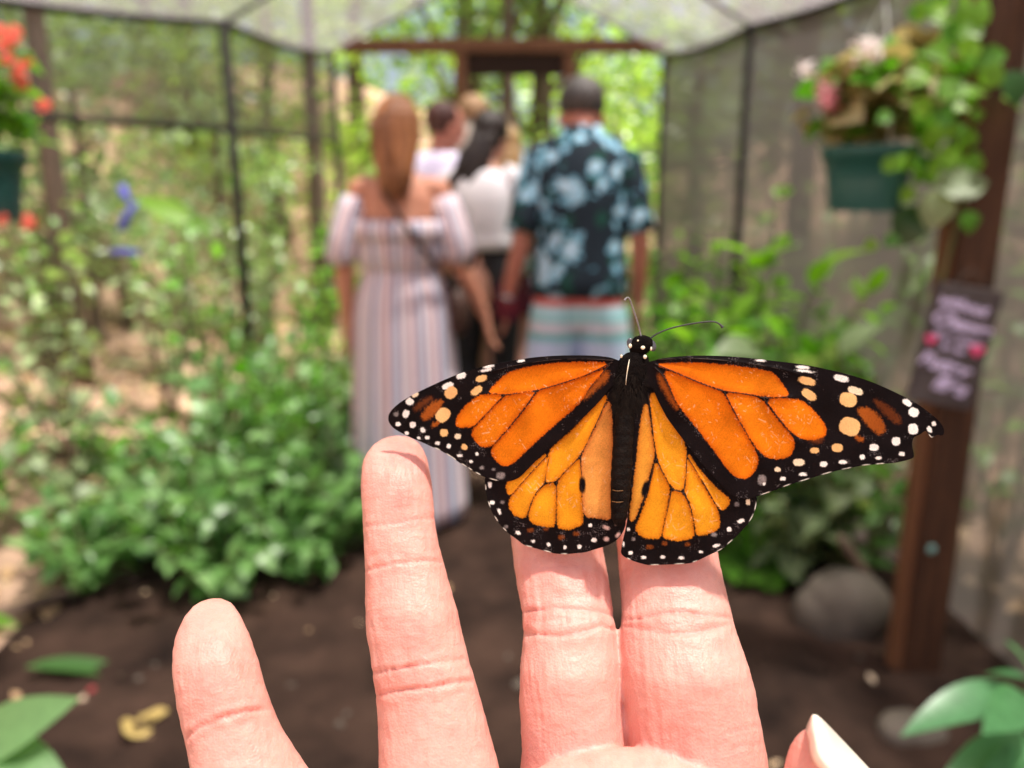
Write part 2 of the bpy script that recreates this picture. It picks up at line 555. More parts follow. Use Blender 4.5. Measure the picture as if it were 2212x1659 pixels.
def tree(x, y, height, rad, kind, label, nl=2600, leaf=0.13, low=0.35, trunk_r=0.13, lean=0.0, name="tree", group="trees standing outside the netting", trunk_h=None):
    z0 = hz(x, y)
    t = empty(name, (x, y, z0), 0, label, "tree", group)
    th = trunk_h or height * 0.8
    mb = MB()
    g = np.random.default_rng(int(abs(x * 131 + y * 17 + height * 7)) + 5)
    pts = [(lean * s * s + 0.05 * math.sin(3 * s + x), 0.06 * math.sin(4 * s + y), s * th - 0.1) for s in np.linspace(0, 1, 9)]
    rr = [trunk_r * (1.25 - 0.9 * s) if s > 0.05 else trunk_r * 1.6 for s in np.linspace(0, 1, 9)]
    mb.tube(pts, rr, 12)
    tips = []
    for b in range(9):
        s = g.uniform(0.4, 0.98); i = int(s * 8)
        a = g.uniform(0, 6.28); q = Vector(pts[i])
        e = q + Vector((math.cos(a) * rad * 0.75, math.sin(a) * rad * 0.75, g.uniform(0.1, 0.28) * height))
        m1 = q.lerp(e, 0.5) + Vector((0, 0, -0.05 * height))
        mb.tube([q, m1, e], [trunk_r * 0.4, trunk_r * 0.25, trunk_r * 0.08], 6)
        tips += [m1, e]
    mb.build("trunk", m_bark, t)
    nclump = 34
    cc = []
    for k in range(nclump):
        d = g.normal(size=3); d /= np.linalg.norm(d)
        rr_ = g.uniform(0.35, 1.0) ** 0.5
        cc.append([d[0] * rad * rr_ + lean * 0.7, d[1] * rad * rr_, height * (low + (1 - low) * 0.5) + d[2] * rr_ * height * (1 - low) * 0.5])
    cc += [list(q) for q in tips]
    cc = np.array(cc)
    pk = g.integers(0, len(cc), nl)
    P = cc[pk] + g.normal(size=(nl, 3)) * np.array([0.17, 0.17, 0.13]) * rad
    P[:, 2] = np.maximum(P[:, 2], 0.05)
    cloud_obj("crown", P, leaf, m_crown[kind], t, seed=int(g.integers(1e6)), up=0.5)
    return t

TREES = [
  # x, y, height, radius, kind, label, extra
  (-3.1, 10.5, 3.6, 1.5, 1, "yellow-green leafy tree behind the far end panel beside the long-haired woman", dict(low=0.12, nl=2600)),
  (-1.6, 9.6, 2.6, 0.9, 1, "low bright bushy tree seen just above the red-haired woman", dict(low=0.05, nl=1500, trunk_r=0.05, leaf=0.10)),
  (-0.75, 12.5, 6.5, 1.3, 0, "tall tree with a pale trunk standing directly behind the door frame", dict(low=0.5, trunk_r=0.2)),
  (0.35, 11.0, 6.5, 1.2, 0, "dark straight trunk seen inside the doorway with a high green crown", dict(low=0.48, trunk_r=0.17)),
  (1.3, 9.8, 2.9, 0.95, 1, "bright sunlit bushy tree behind the man's head", dict(low=0.05, nl=1900, trunk_r=0.05, leaf=0.10)),
  (2.6, 11.2, 3.9, 1.5, 0, "sunlit green tree behind the right end panel", dict(low=0.1)),
  (0.6, 17.0, 7.5, 3.0, 1, "wide yellow-green tree far behind the doorway", dict(nl=1500, leaf=0.22, low=0.1)),
  (-4.8, 16.0, 7.5, 3.2, 0, "broad green tree far off behind the left end panel", dict(nl=1500, leaf=0.22, low=0.1)),
  (5.2, 16.0, 7.5, 3.2, 0, "broad green tree far off to the right behind the end panel", dict(nl=1500, leaf=0.22, low=0.1)),
  (-3.5, 6.6, 2.7, 0.95, 3, "silvery green tree pressing against the netting between the two left posts", dict(low=0.12, nl=1700, trunk_r=0.05, leaf=0.1)),
  (-4.6, 5.6, 2.6, 1.1, 3, "silver-leaved bushy tree behind the netting left of the dark post", dict(low=0.1, nl=1900, trunk_r=0.05, leaf=0.1)),
  (-3.0, 5.6, 2.3, 0.75, 3, "silvery bush-like tree against the netting just left of the middle post", dict(low=0.1, nl=1300, trunk_r=0.04, leaf=0.1)),
  (-4.2, 4.6, 2.2, 0.85, 3, "silvery low tree behind the netting above the blue strips", dict(low=0.1, nl=1300, trunk_r=0.04, leaf=0.1)),
  (-5.4, 4.2, 2.3, 0.9, 3, "silvery low tree behind the red flowers at the left edge", dict(low=0.1, nl=1300, trunk_r=0.04, leaf=0.1)),
  (-2.5, 6.9, 2.6, 0.7, 3, "pale low tree behind the second left netting panel", dict(low=0.1, nl=1100, trunk_r=0.04, leaf=0.1)),
  (-6.4, 8.6, 5.8, 2.0, 2, "dark tree at the top of the bank behind the left netting", dict(low=0.2, nl=3000, leaf=0.15)),
  (-8.6, 6.5, 5.8, 2.1, 2, "dark tree behind the red flowers at the left edge", dict(low=0.2, nl=3000, leaf=0.15)),
  (-4.6, 11.5, 6.5, 1.8, 2, "dark tall tree behind the second left netting panel", dict(low=0.3, nl=2600, leaf=0.15, trunk_r=0.2)),
  (3.6, 6.8, 5.5, 1.6, 2, "dark tree shading the netting right of the man", dict(low=0.12, nl=2600, leaf=0.14, trunk_r=0.16)),
  (3.2, 4.5, 3.4, 1.0, 3, "grey-green tree behind the netting above the pink hanging pot", dict(low=0.25, nl=1500, leaf=0.1, trunk_r=0.07)),
  (5.4, 6.2, 6.0, 1.9, 2, "dark tree with a thick trunk behind the netting and the right pot", dict(low=0.2, nl=2600, leaf=0.14, trunk_r=0.22)),
  (-2.75, 4.9, 8.5, 2.0, 0, "tall thin-trunked tree on the left bank with an unseen crown added for shade", dict(low=0.62, nl=1500, leaf=0.16, trunk_r=0.06)),  # this and the next four: high crowns added to dapple the ground outside
  (-4.6, 3.6, 8.0, 2.0, 0, "slender tree at the far left edge with an unseen crown added overhead for shade", dict(low=0.62, nl=1500, leaf=0.16, trunk_r=0.06)),
  (-1.9, 7.9, 9.0, 1.9, 0, "slender straight tree outside the far left corner post, high crown added for shade", dict(low=0.55, nl=1500, leaf=0.16, trunk_r=0.08)),
  (2.4, 6.6, 8.5, 2.0, 2, "dark straight tree outside the far right corner post, high crown added for shade", dict(low=0.5, nl=1700, leaf=0.16, trunk_r=0.10)),
  (-0.1, 9.9, 8.0, 1.5, 0, "straight tree rising behind the gable of the netting, high crown added for shade", dict(low=0.36, nl=2200, leaf=0.15, trunk_r=0.10)),
  (-2.4, 12.8, 7.5, 2.0, 1, "green tree filling the gap left of the door frame", dict(low=0.12, nl=1500, leaf=0.17)),
  (-6.0, 13.5, 7.5, 2.5, 2, "dark broad tree beyond the bank behind the first left panel", dict(low=0.12, nl=3200, leaf=0.18)),
  (-8.5, 10.2, 7.0, 2.3, 2, "dark broad tree beyond the bank at the upper left", dict(low=0.12, nl=3200, leaf=0.18)),
  (-10.5, 7.0, 6.5, 2.3, 2, "dark broad tree beyond the bank at the left edge", dict(low=0.12, nl=3000, leaf=0.18)),
  (7.0, 8.5, 7.5, 2.4, 2, "dark broad tree far behind the pink-flowered pot", dict(low=0.1, nl=3000, leaf=0.18)),
  (6.6, 4.4, 7.0, 2.0, 2, "dark tree far behind the climbing vine", dict(low=0.1, nl=2600, leaf=0.17)),
  (4.6, 9.8, 7.0, 1.9, 2, "dark tree behind the first right netting panel", dict(low=0.1, nl=2800, leaf=0.16)),
  (4.6, 3.0, 4.2, 1.2, 0, "green tree outside the netting behind the timber post", dict(low=0.2, nl=1700, leaf=0.11, trunk_r=0.08)),
]
for x, y, h, r_, k, lab, kw in TREES:
    tree(x, y, h, r_, k, lab, **kw)

# the wood beyond, one mass
_P = []
_gg = np.random.default_rng(77)
for a in np.linspace(-1.9, 1.9, 60):
    rr_ = _gg.uniform(24, 32); x = math.sin(a) * rr_; y = math.cos(a) * rr_ + 2
    n = 230
    q = _gg.normal(size=(n, 3)) * np.array([2.2, 2.2, 2.6]) + np.array([x, y, hz(x, y) + _gg.uniform(3.0, 5.5)])
    q[:, 2] = np.maximum(q[:, 2], hz(x, y))
    _P.append(q)
tag(cloud_obj("far_woods", np.concatenate(_P), 0.75, m_crown[0], None, seed=5), "far-off green wood closing the view all round", "woods", kind="stuff")

# leaf litter lying on the sunlit ground outside and a few bits on the soil
m_dry = leafmat("dry_leaf", (0.30, 0.17, 0.08), (0.52, 0.36, 0.22), (0.66, 0.52, 0.38), attr=True, trans=0.15, rough=0.8, spec=0.15)
n = 9000
_x = np.concatenate([-_gg.uniform(1.4, 9, n), _gg.uniform(1.6, 7, n // 3), _gg.uniform(-3, 3, n // 4)])
_y = np.concatenate([_gg.uniform(1.5, 13, n), _gg.uniform(1.2, 9, n // 3), _gg.uniform(6.6, 13, n // 4)])
tag(cloud_obj("leaf_litter", np.stack([_x, _y, hill(_x, _y) + 0.012], axis=1), 0.085, m_dry, None, seed=8, up=3, spread=0.5, aspect=0.6), "dry tan leaves scattered over the bank outside", kind="stuff")
n = 300
_x = _gg.uniform(-1.3, 1.3, n); _y = _gg.uniform(1.4, 5.8, n)
_keep = (np.abs(_x) > 0.45) | (_gg.uniform(0, 1, n) < 0.25)
_x, _y = _x[_keep], _y[_keep]
tag(cloud_obj("soil_litter", np.stack([_x, _y, np.full(len(_x), 0.045)], axis=1), 0.032, m_dry, None, seed=9, up=3, spread=0.5, aspect=0.7), "small pale dry leaf bits on the dark soil", kind="stuff")
# ================================================================== people walking ahead, seen from behind
def skinmat(name, c, c2):
    if name in MATS: return MATS[name]
    m = pmat(name, c, c2, scale=9, rough=0.5, bump=0.05, bscale=200, spec=0.35)
    pr = [n for n in m.node_tree.nodes if n.type == 'BSDF_PRINCIPLED'][0]
    pr.inputs["Subsurface Weight"].default_value = 0.12
    pr.inputs["Subsurface Radius"].default_value = (0.9, 0.35, 0.2)
    pr.inputs["Subsurface Scale"].default_value = 0.01
    return m
skin_a = skinmat("tanned_skin", (0.60, 0.29, 0.19), (0.52, 0.22, 0.14))
skin_b = skinmat("ruddy_skin", (0.58, 0.26, 0.19), (0.48, 0.17, 0.12))
skin_c = skinmat("fair_skin", (0.68, 0.38, 0.29), (0.60, 0.28, 0.20))
def hairmat(name, c1, c2):
    return pmat(name, c1, c2, scale=22, rough=0.42, bump=0.9, bscale=55, spec=0.5, stretch=(1, 1, 0.12))

def limb_hand(mb, wrist, d, s, side):
    """palm and five fingers hanging from a wrist along direction d"""
    d = Vector(d).normalized(); w = Vector(wrist)
    x = Vector((0, 1, 0)); x = (x - d * x.dot(d)).normalized()      # across the palm
    n = d.cross(x)
    mb.tube([w - d * 0.02 * s, w + d * 0.03 * s, w + d * 0.075 * s, w + d * 0.095 * s], [(0.022*s, 0.028*s), (0.017*s, 0.034*s), (0.015*s, 0.040*s), (0.012*s, 0.036*s)], 12, up=x)
    for k, (o_, ln) in enumerate(((0.030, 0.068), (0.010, 0.078), (-0.010, 0.072), (-0.028, 0.056))):
        a = w + d * 0.088 * s + x * o_ * s
        b = a + d * ln * 0.5 * s + n * 0.006 * s * side
        c = a + d * ln * 0.92 * s + n * 0.022 * s * side
        mb.tube([a, b, c], [0.0095*s, 0.0085*s, 0.007*s], 8)
    a = w + d * 0.03 * s + x * 0.03 * s
    mb.tube([a, a + d * 0.03 * s + x * 0.024 * s, a + d * 0.062 * s + x * 0.030 * s + n * 0.012 * s * side], [0.012*s, 0.0105*s, 0.008*s], 8)

def human(name, px_, y, H, label, skin, sex='f', turn=0.0, arms=None, head_turn=0.0, head_tilt=(0, 0), build=1.0, group=None, stance=0.10, drop=0.0):
    """one continuous body facing +Y, feet on the ground; returns the root and the scale"""
    base = at_y(px_, 700, y)
    root = empty(name, (base.x, y, 0.02), turn, label, "person", group)
    s = H / 1.70
    sw = (0.185 if sex == 'm' else 0.160) * s * build
    mb = MB()
    tor = [(.80,.150,.11),(.86,.172,.122),(.92,.176,.124),(1.0,.158 if sex=='f' else .168,.112),(1.08,.132 if sex=='f' else .158,.100),(1.18,.142 if sex=='f' else .166,.105),(1.28,.160 if sex=='f' else .180,.112),(1.36,.160 if sex=='f' else .182,.102),(1.41,.128,.082),(1.45,.072,.064),(1.49,.053,.056),(1.55,.050,.054)]
    hxo, hyo = head_tilt
    pts = [(hxo * 0.3 * max(0, (z - 1.40)) / 0.15, 0.0 + (hyo * 0.3 + 0.01) * max(0, (z - 1.40)) / 0.15, z * s) for z, a, b in tor]
    mb.tube(pts, [(a * s * build, b * s * build) for z, a, b in tor], 28, up=(0, 1, 0))
    for sd in (-1, 1):
        x = sd * stance * s
        mb.tube([(sd*0.088*s*build, 0, 0.90*s), (sd*0.092*s*build, 0.005, 0.75*s), (x, 0.012, 0.60*s), (x, 0.015, 0.48*s), (x, -0.012, 0.36*s), (x, -0.02, 0.22*s), (x, -0.025, 0.09*s), (x, -0.02, 0.05*s)],
                [0.088*s*build, 0.085*s*build, 0.068*s, 0.054*s, 0.056*s, 0.043*s, 0.034*s, 0.036*s], 16)
        mb.tube([(x, -0.065*s, 0.035*s), (x, 0.0, 0.042*s), (x + sd*0.008, 0.09*s, 0.032*s), (x + sd*0.01, 0.165*s, 0.018*s)], [(0.03*s,0.034*s),(0.037*s,0.042*s),(0.044*s,0.028*s),(0.03*s,0.014*s)], 12, up=(0, 0, 1))
    arms = arms or {}
    J = {}
    for sd in (-1, 1):
        sh = Vector((sd * sw, 0, 1.395 * s))
        el, wr, hd = arms.get(sd, ((sd * 0.245, -0.02, 1.12), (sd * 0.265, 0.03, 0.88), (sd*0.06, 0.15, -1)))
        el = Vector(el) * s; wr = Vector(wr) * s
        mb.tube([sh + Vector((-sd * 0.05 * s, 0, 0.0)), sh, sh.lerp(el, 0.35), el, el.lerp(wr, 0.3), wr], [0.052*s*build, 0.052*s*build, 0.046*s*build, 0.037*s, 0.036*s, 0.025*s], 14)
        limb_hand(mb, wr, hd, s, sd)
        J[sd] = (sh, el, wr)
    # head: skull, jaw, nose, ears
    hc = Vector((hxo, hyo + 0.015, 1.605 * s - drop))
    Mh = Matrix.Rotation(head_turn, 3, 'Z')
    def hp(x, yv, z): return hc + Mh @ Vector((x * s, yv * s, z * s))
    tmp = MB()
    tmp.ellipsoid((0, 0, 0.012), (0.076, 0.096, 0.100), 24, 16)
    tmp.ellipsoid((0, 0.028, -0.052), (0.056, 0.066, 0.062), 18, 12)
    tmp.ellipsoid((0, 0.098, -0.022), (0.013, 0.022, 0.022), 10, 8)
    tmp.ellipsoid((0, 0.086, -0.062), (0.024, 0.012, 0.012), 10, 8)
    for sd in (-1, 1): tmp.ellipsoid((sd * 0.079, -0.004, -0.018), (0.011, 0.020, 0.030), 10, 8)
    mb.add([hp(*q) for q in tmp.v], tmp.f)
    body_o = mb.build("body", skin, root, remesh=0.0075)
    for sd in (-1, 1):
        e = MB().ellipsoid((0, 0, 0), (0.013 * s, 0.007 * s, 0.009 * s), 10, 8)
        c = hp(sd * 0.032, 0.088, 0.006)
        obj("eye", mesh_from("eye", [Mh @ Vector(q) + c for q in e.v], e.f, pmat("eye_dark", (0.05, 0.03, 0.02), (0.3, 0.28, 0.26), scale=90, rough=0.2), True), root)
    return root, s, J, hc, Mh

def sleeve(path, rad, mat, parent, name="sleeve", n=24, rip=0.05, waves=7):
    mb = MB(); mb.tube(path, rad, n, cap=False)
    for i, q in enumerate(mb.v): pass
    o = mb.build(name, mat, parent, uv=True, solid=0.004)
    return o

# ---------------- the woman in the striped off-shoulder dress
m_dress, nt, out = _new("striped_dress_cloth")
p = nt.nodes.new("ShaderNodeBsdfPrincipled"); nt.links.new(p.outputs[0], out.inputs[0])
_uv = nt.nodes.new("ShaderNodeUVMap"); _sx = nt.nodes.new("ShaderNodeSeparateXYZ"); nt.links.new(_uv.outputs[0], _sx.inputs[0])
_mm = nt.nodes.new("ShaderNodeMath"); _mm.operation = 'MULTIPLY'; _mm.inputs[1].default_value = 13.0; nt.links.new(_sx.outputs[0], _mm.inputs[0])
_fr = nt.nodes.new("ShaderNodeMath"); _fr.operation = 'FRACT'; nt.links.new(_mm.outputs[0], _fr.inputs[0])
_cc = _ramp(nt, _fr.outputs[0], [(0.0, (0.66, 0.60, 0.64)), (0.22, (0.52, 0.24, 0.26)), (0.36, (0.68, 0.62, 0.66)), (0.52, (0.24, 0.28, 0.42)), (0.70, (0.70, 0.62, 0.66)), (0.86, (0.50, 0.34, 0.40)), (0.94, (0.66, 0.60, 0.64))], 'CONSTANT')
nt.links.new(_cc, p.inputs["Base Color"]); p.inputs["Roughness"].default_value = 0.85; p.inputs["Specular IOR Level"].default_value = 0.1
_b = nt.nodes.new("ShaderNodeBump"); _b.inputs["Strength"].default_value = 0.3; _b.inputs["Distance"].default_value = 0.01
nt.links.new(_noise(nt, 40, 4, 0.6, nt.nodes.new("ShaderNodeTexCoord").outputs["Object"], (1, 1, 0.2)), _b.inputs["Height"]); nt.links.new(_b.outputs[0], p.inputs["Normal"])

root, s, J, hc, Mh = human("person", 872, 2.95, 1.63, "woman in a long pale striped off-shoulder dress, walking away on the left", skin_a, 'f', 0.02,
    {-1: ((-0.222, -0.03, 1.11), (-0.228, 0.03, 0.86), (-0.02, 0.1, -1)), 1: ((0.220, -0.02, 1.12), (0.325, 0.05, 0.89), (0.25, 0.15, -1))}, head_turn=0.05, build=0.94)
fold = lambda n1, a: (lambda th, t: 1 + a * (0.25 + 0.75 * (1 - t)) * (0.6 * math.sin(n1 * th) + 0.4 * math.sin((n1 * 2 - 3) * th + 1.3)))
MB().rings([(0.065,.232,.205),(0.12,.228,.20),(0.25,.220,.19),(0.42,.212,.180),(0.60,.202,.168),(0.75,.194,.158),(0.86,.188,.148),(0.93,.178,.138),(0.99,.160,.125),(1.03,.142,.112),(1.05,.136,.108)], 120, fold(17, 0.05)).build("skirt", m_dress, root, uv=True, solid=0.004)
MB().rings([(1.035,.138,.108),(1.055,.152,.122),(1.09,.164,.134),(1.12,.168,.138),(1.15,.168,.138),(1.18,.170,.138),(1.205,.172,.136),(1.218,.174,.134)], 120, lambda th, t: 1 + 0.03 * math.sin(20 * th + 2 * t) * (1.2 - t)).build("bodice", m_dress, root, uv=True, solid=0.004)
MB().rings([(1.150,.182,.148),(1.180,.190,.152),(1.205,.188,.146),(1.222,.180,.136)], 96, lambda th, t: 1 + 0.02 * math.sin(26 * th)).build("neck_ruffle", m_dress, root, uv=True, solid=0.004)
for sd in (-1, 1):
    sh, el, wr = J[sd]
    a = sh + Vector((sd * 0.012, 0, -0.060 * s))
    pts = [a + Vector((sd*0.005, 0, 0.02)), a.lerp(el, 0.15) + Vector((sd*0.012, -0.005, 0)), a.lerp(el, 0.5) + Vector((sd*0.014, -0.01, 0)), a.lerp(el, 0.85) + Vector((sd*0.012, -0.01, 0)), a.lerp(el, 0.95)]
    mb = MB().tube(pts, [0.050, 0.058, 0.060, 0.061, 0.056], 36, cap=False)
    mb.uv = [(u * 0.45, v) for u, v in mb.uv]
    mb.build("sleeve", m_dress, root, uv=True, solid=0.004)
m_redhair = hairmat("copper_hair", (0.42, 0.165, 0.055), (0.12, 0.04, 0.014))
hm = MB()
def cap_fn(p):
    return p * (1 + 0.03 * math.sin(9 * p.x + 4 * p.z))
hm.ellipsoid((hc.x, hc.y - 0.016, hc.z + 0.028), (0.084, 0.102, 0.102), 28, 18, cap_fn)
hs = [(1.60,.080,.078,-.050),(1.55,.082,.074,-.066),(1.49,.080,.066,-.084),(1.43,.074,.058,-.104),(1.385,.066,.050,-.118),(1.345,.050,.040,-.126),(1.315,.032,.028,-.13),(1.30,.015,.014,-.13)]
hm.rings([(z, rx, ry, 0.006 * math.sin(9 * z), cy) for z, rx, ry, cy in hs][::-1], 48, lambda th, t: 1 + 0.10 * math.sin(11 * th + 3 * t) * 0.6 + 0.05 * math.sin(23 * th), cap=True)
hm.build("hair", m_redhair, root, remesh=0.006)
gs = np.random.default_rng(4); st = MB()
for k in range(110):
    a = gs.uniform(-2.9, -0.25); w_ = gs.uniform(0.92, 1.12); zb = gs.uniform(1.27, 1.42)
    pts_ = []
    for u in np.linspace(0, 1, 8):
        z_ = (hc.z + 0.09) * (1 - u) + zb * u
        rx_ = 0.082 * w_ * (1 - 0.55 * u * u) + 0.012 * math.sin(6 * u + k); cy_ = hc.y - 0.02 - 0.11 * u
        pts_.append((math.cos(a) * rx_ * (0.4 + 0.6 * min(1, u * 4)), cy_ + math.sin(a) * (0.10 - 0.05 * u) * w_ * (0.5 + 0.5 * min(1, u * 4)), z_))
    st.tube(pts_, [0.004, 0.006, 0.007, 0.007, 0.006, 0.005, 0.004, 0.001], 5)
o_ = st.build("hair_strands", m_redhair, root); o_["kind"] = "stuff"
# cross-body strap and small bag
m_strap = pmat("brown_leather_strap", (0.07, 0.035, 0.025), (0.04, 0.02, 0.015), scale=40, rough=0.5)
sp_ = [(-0.055, 0.085, 1.40), (-0.06, 0.02, 1.435), (-0.055, -0.075, 1.405), (-0.03, -0.150, 1.31), (0.03, -0.168, 1.22), (0.10, -0.152, 1.12), (0.165, -0.095, 1.02), (0.20, 0.0, 0.95)]
MB().tube(sp_, (0.011), 8).build("bag_strap", m_strap, root)
MB().tube([(0.20, -0.02, 0.98), (0.215, 0.0, 0.92), (0.21, 0.02, 0.84), (0.20, 0.02, 0.80)], [(0.03, 0.07), (0.045, 0.10), (0.045, 0.10), (0.03, 0.09)], 16, up=(0, 1, 0)).build("bag", m_strap, root)

# ---------------- the man in the flowered shirt
m_shirt, nt, out = _new("flowered_shirt_cloth")
p = nt.nodes.new("ShaderNodeBsdfPrincipled"); nt.links.new(p.outputs[0], out.inputs[0])
_tc = nt.nodes.new("ShaderNodeTexCoord").outputs["Object"]
_wn = nt.nodes.new("ShaderNodeTexNoise"); _wn.inputs["Scale"].default_value = 16; nt.links.new(_tc, _wn.inputs["Vector"])
_warp = nt.nodes.new("ShaderNodeVectorMath"); _warp.operation = 'MULTIPLY_ADD'
_warp.inputs[1].default_value = (0.11, 0.11, 0.11)
nt.links.new(_wn.outputs["Color"], _warp.inputs[0]); nt.links.new(_tc, _warp.inputs[2])
_v1 = nt.nodes.new("ShaderNodeTexVoronoi"); _v1.inputs["Scale"].default_value = 13.5; _v1.inputs["Randomness"].default_value = 0.9; nt.links.new(_warp.outputs[0], _v1.inputs["Vector"])
_v2 = nt.nodes.new("ShaderNodeTexVoronoi"); _v2.inputs["Scale"].default_value = 15; nt.links.new(_warp.outputs[0], _v2.inputs["Vector"])
_ground = _mix(nt, _ramp(nt, _v2.outputs["Distance"], [(0.30, (1,)), (0.36, (0,))]), (0.014, 0.024, 0.036), (0.012, 0.075, 0.055))
_flower = _mix(nt, _ramp(nt, _v1.outputs["Distance"], [(0.0, (0,)), (0.18, (0.2,)), (0.40, (1,))]), (0.58, 0.74, 0.86), (0.16, 0.42, 0.58))
_msk = _ramp(nt, _v1.outputs["Distance"], [(0.40, (1,)), (0.48, (0,))])
nt.links.new(_mix(nt, _msk, _ground, _flower), p.inputs["Base Color"])
p.inputs["Roughness"].default_value = 0.75; p.inputs["Specular IOR Level"].default_value = 0.2
_b = nt.nodes.new("ShaderNodeBump"); _b.inputs["Strength"].default_value = 0.35; _b.inputs["Distance"].default_value = 0.02
nt.links.new(_noise(nt, 9, 3, 0.5, _tc, (1, 1, 0.5)), _b.inputs["Height"]); nt.links.new(_b.outputs[0], p.inputs["Normal"])

root, s, J, hc, Mh = human("person", 1250, 3.12, 1.75, "man in a dark shirt with pale blue flowers and striped shorts, head bowed", skin_b, 'm', -0.03,
    {-1: ((-0.228, -0.03, 1.10), (-0.285, 0.03, 0.87), (-0.06, 0.2, -1)), 1: ((0.226, -0.03, 1.10), (0.238, 0.05, 0.86), (-0.03, 0.25, -1))}, head_tilt=(0.0, 0.085), build=0.90, drop=0.035)
def fb(n1, a): return lambda th, t: 1 + a * math.sin(n1 * th + 2.5 * t) + a * 0.7 * math.sin((n1 + 4) * th - 4 * t)
MB().rings([(0.898,.190,.150),(0.96,.186,.146),(1.05,.176,.140),(1.15,.174,.138),(1.25,.178,.138),(1.33,.182,.134),(1.40,.182,.122),(1.445,.164,.106),(1.475,.145,.092),(1.495,.085,.078)], 64, fb(5, 0.018)).build("shirt", m_shirt, root, solid=0.005).scale = (s, s, s)
for sd in (-1, 1):
    sh, el, wr = J[sd]
    pts = [sh + Vector((-sd*0.05, 0, 0.012)), sh + Vector((0, 0, 0.006)), sh.lerp(el, 0.35), sh.lerp(el, 0.7), sh.lerp(el, 0.88)]
    MB().tube(pts, [0.060, 0.064, 0.064, 0.066, 0.068], 24, cap=False).build("sleeve", m_shirt, root, solid=0.005)
MB().rings([(1.470,.088,.086,0,0.01),(1.50,.080,.080,0,0.014),(1.525,.074,.074,0,0.018)], 32).build("collar", m_shirt, root, solid=0.005).scale = (s, s, s)
m_shorts, nt, out = _new("striped_shorts_cloth")
p = nt.nodes.new("ShaderNodeBsdfPrincipled"); nt.links.new(p.outputs[0], out.inputs[0])
_tc = nt.nodes.new("ShaderNodeTexCoord").outputs["Object"]
_sx = nt.nodes.new("ShaderNodeSeparateXYZ"); nt.links.new(_tc, _sx.inputs[0])
_mr = nt.nodes.new("ShaderNodeMapRange"); _mr.inputs[1].default_value = 0.40; _mr.inputs[2].default_value = 1.0; nt.links.new(_sx.outputs[2], _mr.inputs[0])
nt.links.new(_ramp(nt, _mr.outputs[0], [(0.0, (0.52, 0.62, 0.84)), (0.52, (0.52, 0.62, 0.84)), (0.545, (0.18, 0.48, 0.52)), (0.60, (0.62, 0.60, 0.70)), (0.665, (0.28, 0.60, 0.64)), (0.71, (0.42, 0.66, 0.74)), (0.775, (0.62, 0.14, 0.13))], 'CONSTANT'), p.inputs["Base Color"])
p.inputs["Roughness"].default_value = 0.8
sh_m = MB()
for sd in (-1, 1):
    sh_m.tube([(sd*0.045, 0.0, 0.955), (sd*0.066, 0, 0.90), (sd*0.090, 0, 0.80), (sd*0.112, 0.005, 0.62), (sd*0.116, 0.01, 0.52)], [(0.118,0.125),(0.108,0.132),(0.106,0.126),(0.103,0.112),(0.104,0.110)], 28, up=(0, 1, 0))
sh_m.tube([(0, 0, 0.965), (0, 0, 0.90), (0, 0.0, 0.80), (0, 0, 0.76)], [(0.12, 0.122), (0.12, 0.128), (0.10, 0.11), (0.06, 0.09)], 24, up=(0, 1, 0))
sh_m.build("shorts", m_shorts, root, remesh=0.008).scale = (s, s, s)
m_greyhair = hairmat("short_grey_hair", (0.085, 0.07, 0.065), (0.035, 0.028, 0.026))
MB().ellipsoid((hc.x, hc.y - 0.014, hc.z + 0.055), (0.094, 0.110, 0.100), 28, 18, lambda q: Vector((q.x, q.y, q.z if q.z > -0.45 else -0.45 + (q.z + 0.45) * 0.25))).build("hair", m_greyhair, root, remesh=0.006)
wl = J[-1][2]; dl = (J[-1][1] - wl).normalized()
MB().tube([wl + dl * 0.012, wl + dl * 0.03], 0.031, 20, cap=False).build("watch", pmat("steel_watch", (0.75, 0.72, 0.74), None, rough=0.15, metal=1.0), root, solid=0.004)
m_shoe = pmat("dark_sandal", (0.03, 0.022, 0.018), None, scale=30, rough=0.6)
for sd in (-1, 1):
    MB().tube([(sd*0.106, -0.09, 0.02), (sd*0.106, 0.0, 0.025), (sd*0.115, 0.12, 0.022), (sd*0.117, 0.2, 0.016)], [(0.04, 0.03), (0.046, 0.035), (0.054, 0.03), (0.04, 0.018)], 14, up=(0, 0, 1)).build("shoe", m_shoe, root)

# ---------------- the dark-haired woman in a white top
m_white = pmat("white_top_cloth", (0.80, 0.76, 0.79), (0.70, 0.66, 0.70), scale=6, rough=0.85, bump=0.4, bscale=12, spec=0.15)
m_blackcloth = pmat("black_trousers", (0.012, 0.011, 0.013), (0.02, 0.018, 0.02), scale=10, rough=0.8)
root, s, J, hc, Mh = human("person", 1048, 3.95, 1.70, "dark-haired woman in a white top and black trousers between the woman and the man", skin_c, 'f', -0.25,
    {1: ((0.23, 0.02, 1.13), (0.20, 0.22, 1.02), (-0.2, 0.9, 0.1)), -1: ((-0.23, 0.0, 1.12), (-0.22, 0.10, 0.90), (0, 0.2, -1))}, head_tilt=(0.02, 0.05), head_turn=-0.4)
MB().rings([(1.06,.176,.134),(1.10,.170,.130),(1.14,.168,.130),(1.18,.170,.132),(1.28,.182,.134),(1.36,.182,.122),(1.41,.152,.100),(1.44,.095,.080)], 64, fb(6, 0.02)).build("top", m_white, root, solid=0.005).scale = (s, s, s)
for sd in (-1, 1):
    sh, el, wr = J[sd]
    MB().tube([sh + Vector((-sd*0.05, 0, 0.01)), sh, sh.lerp(el, 0.4), sh.lerp(el, 0.72)], [0.066, 0.072, 0.070, 0.072], 20, cap=False).build("sleeve", m_white, root, solid=0.004)
tr = MB()
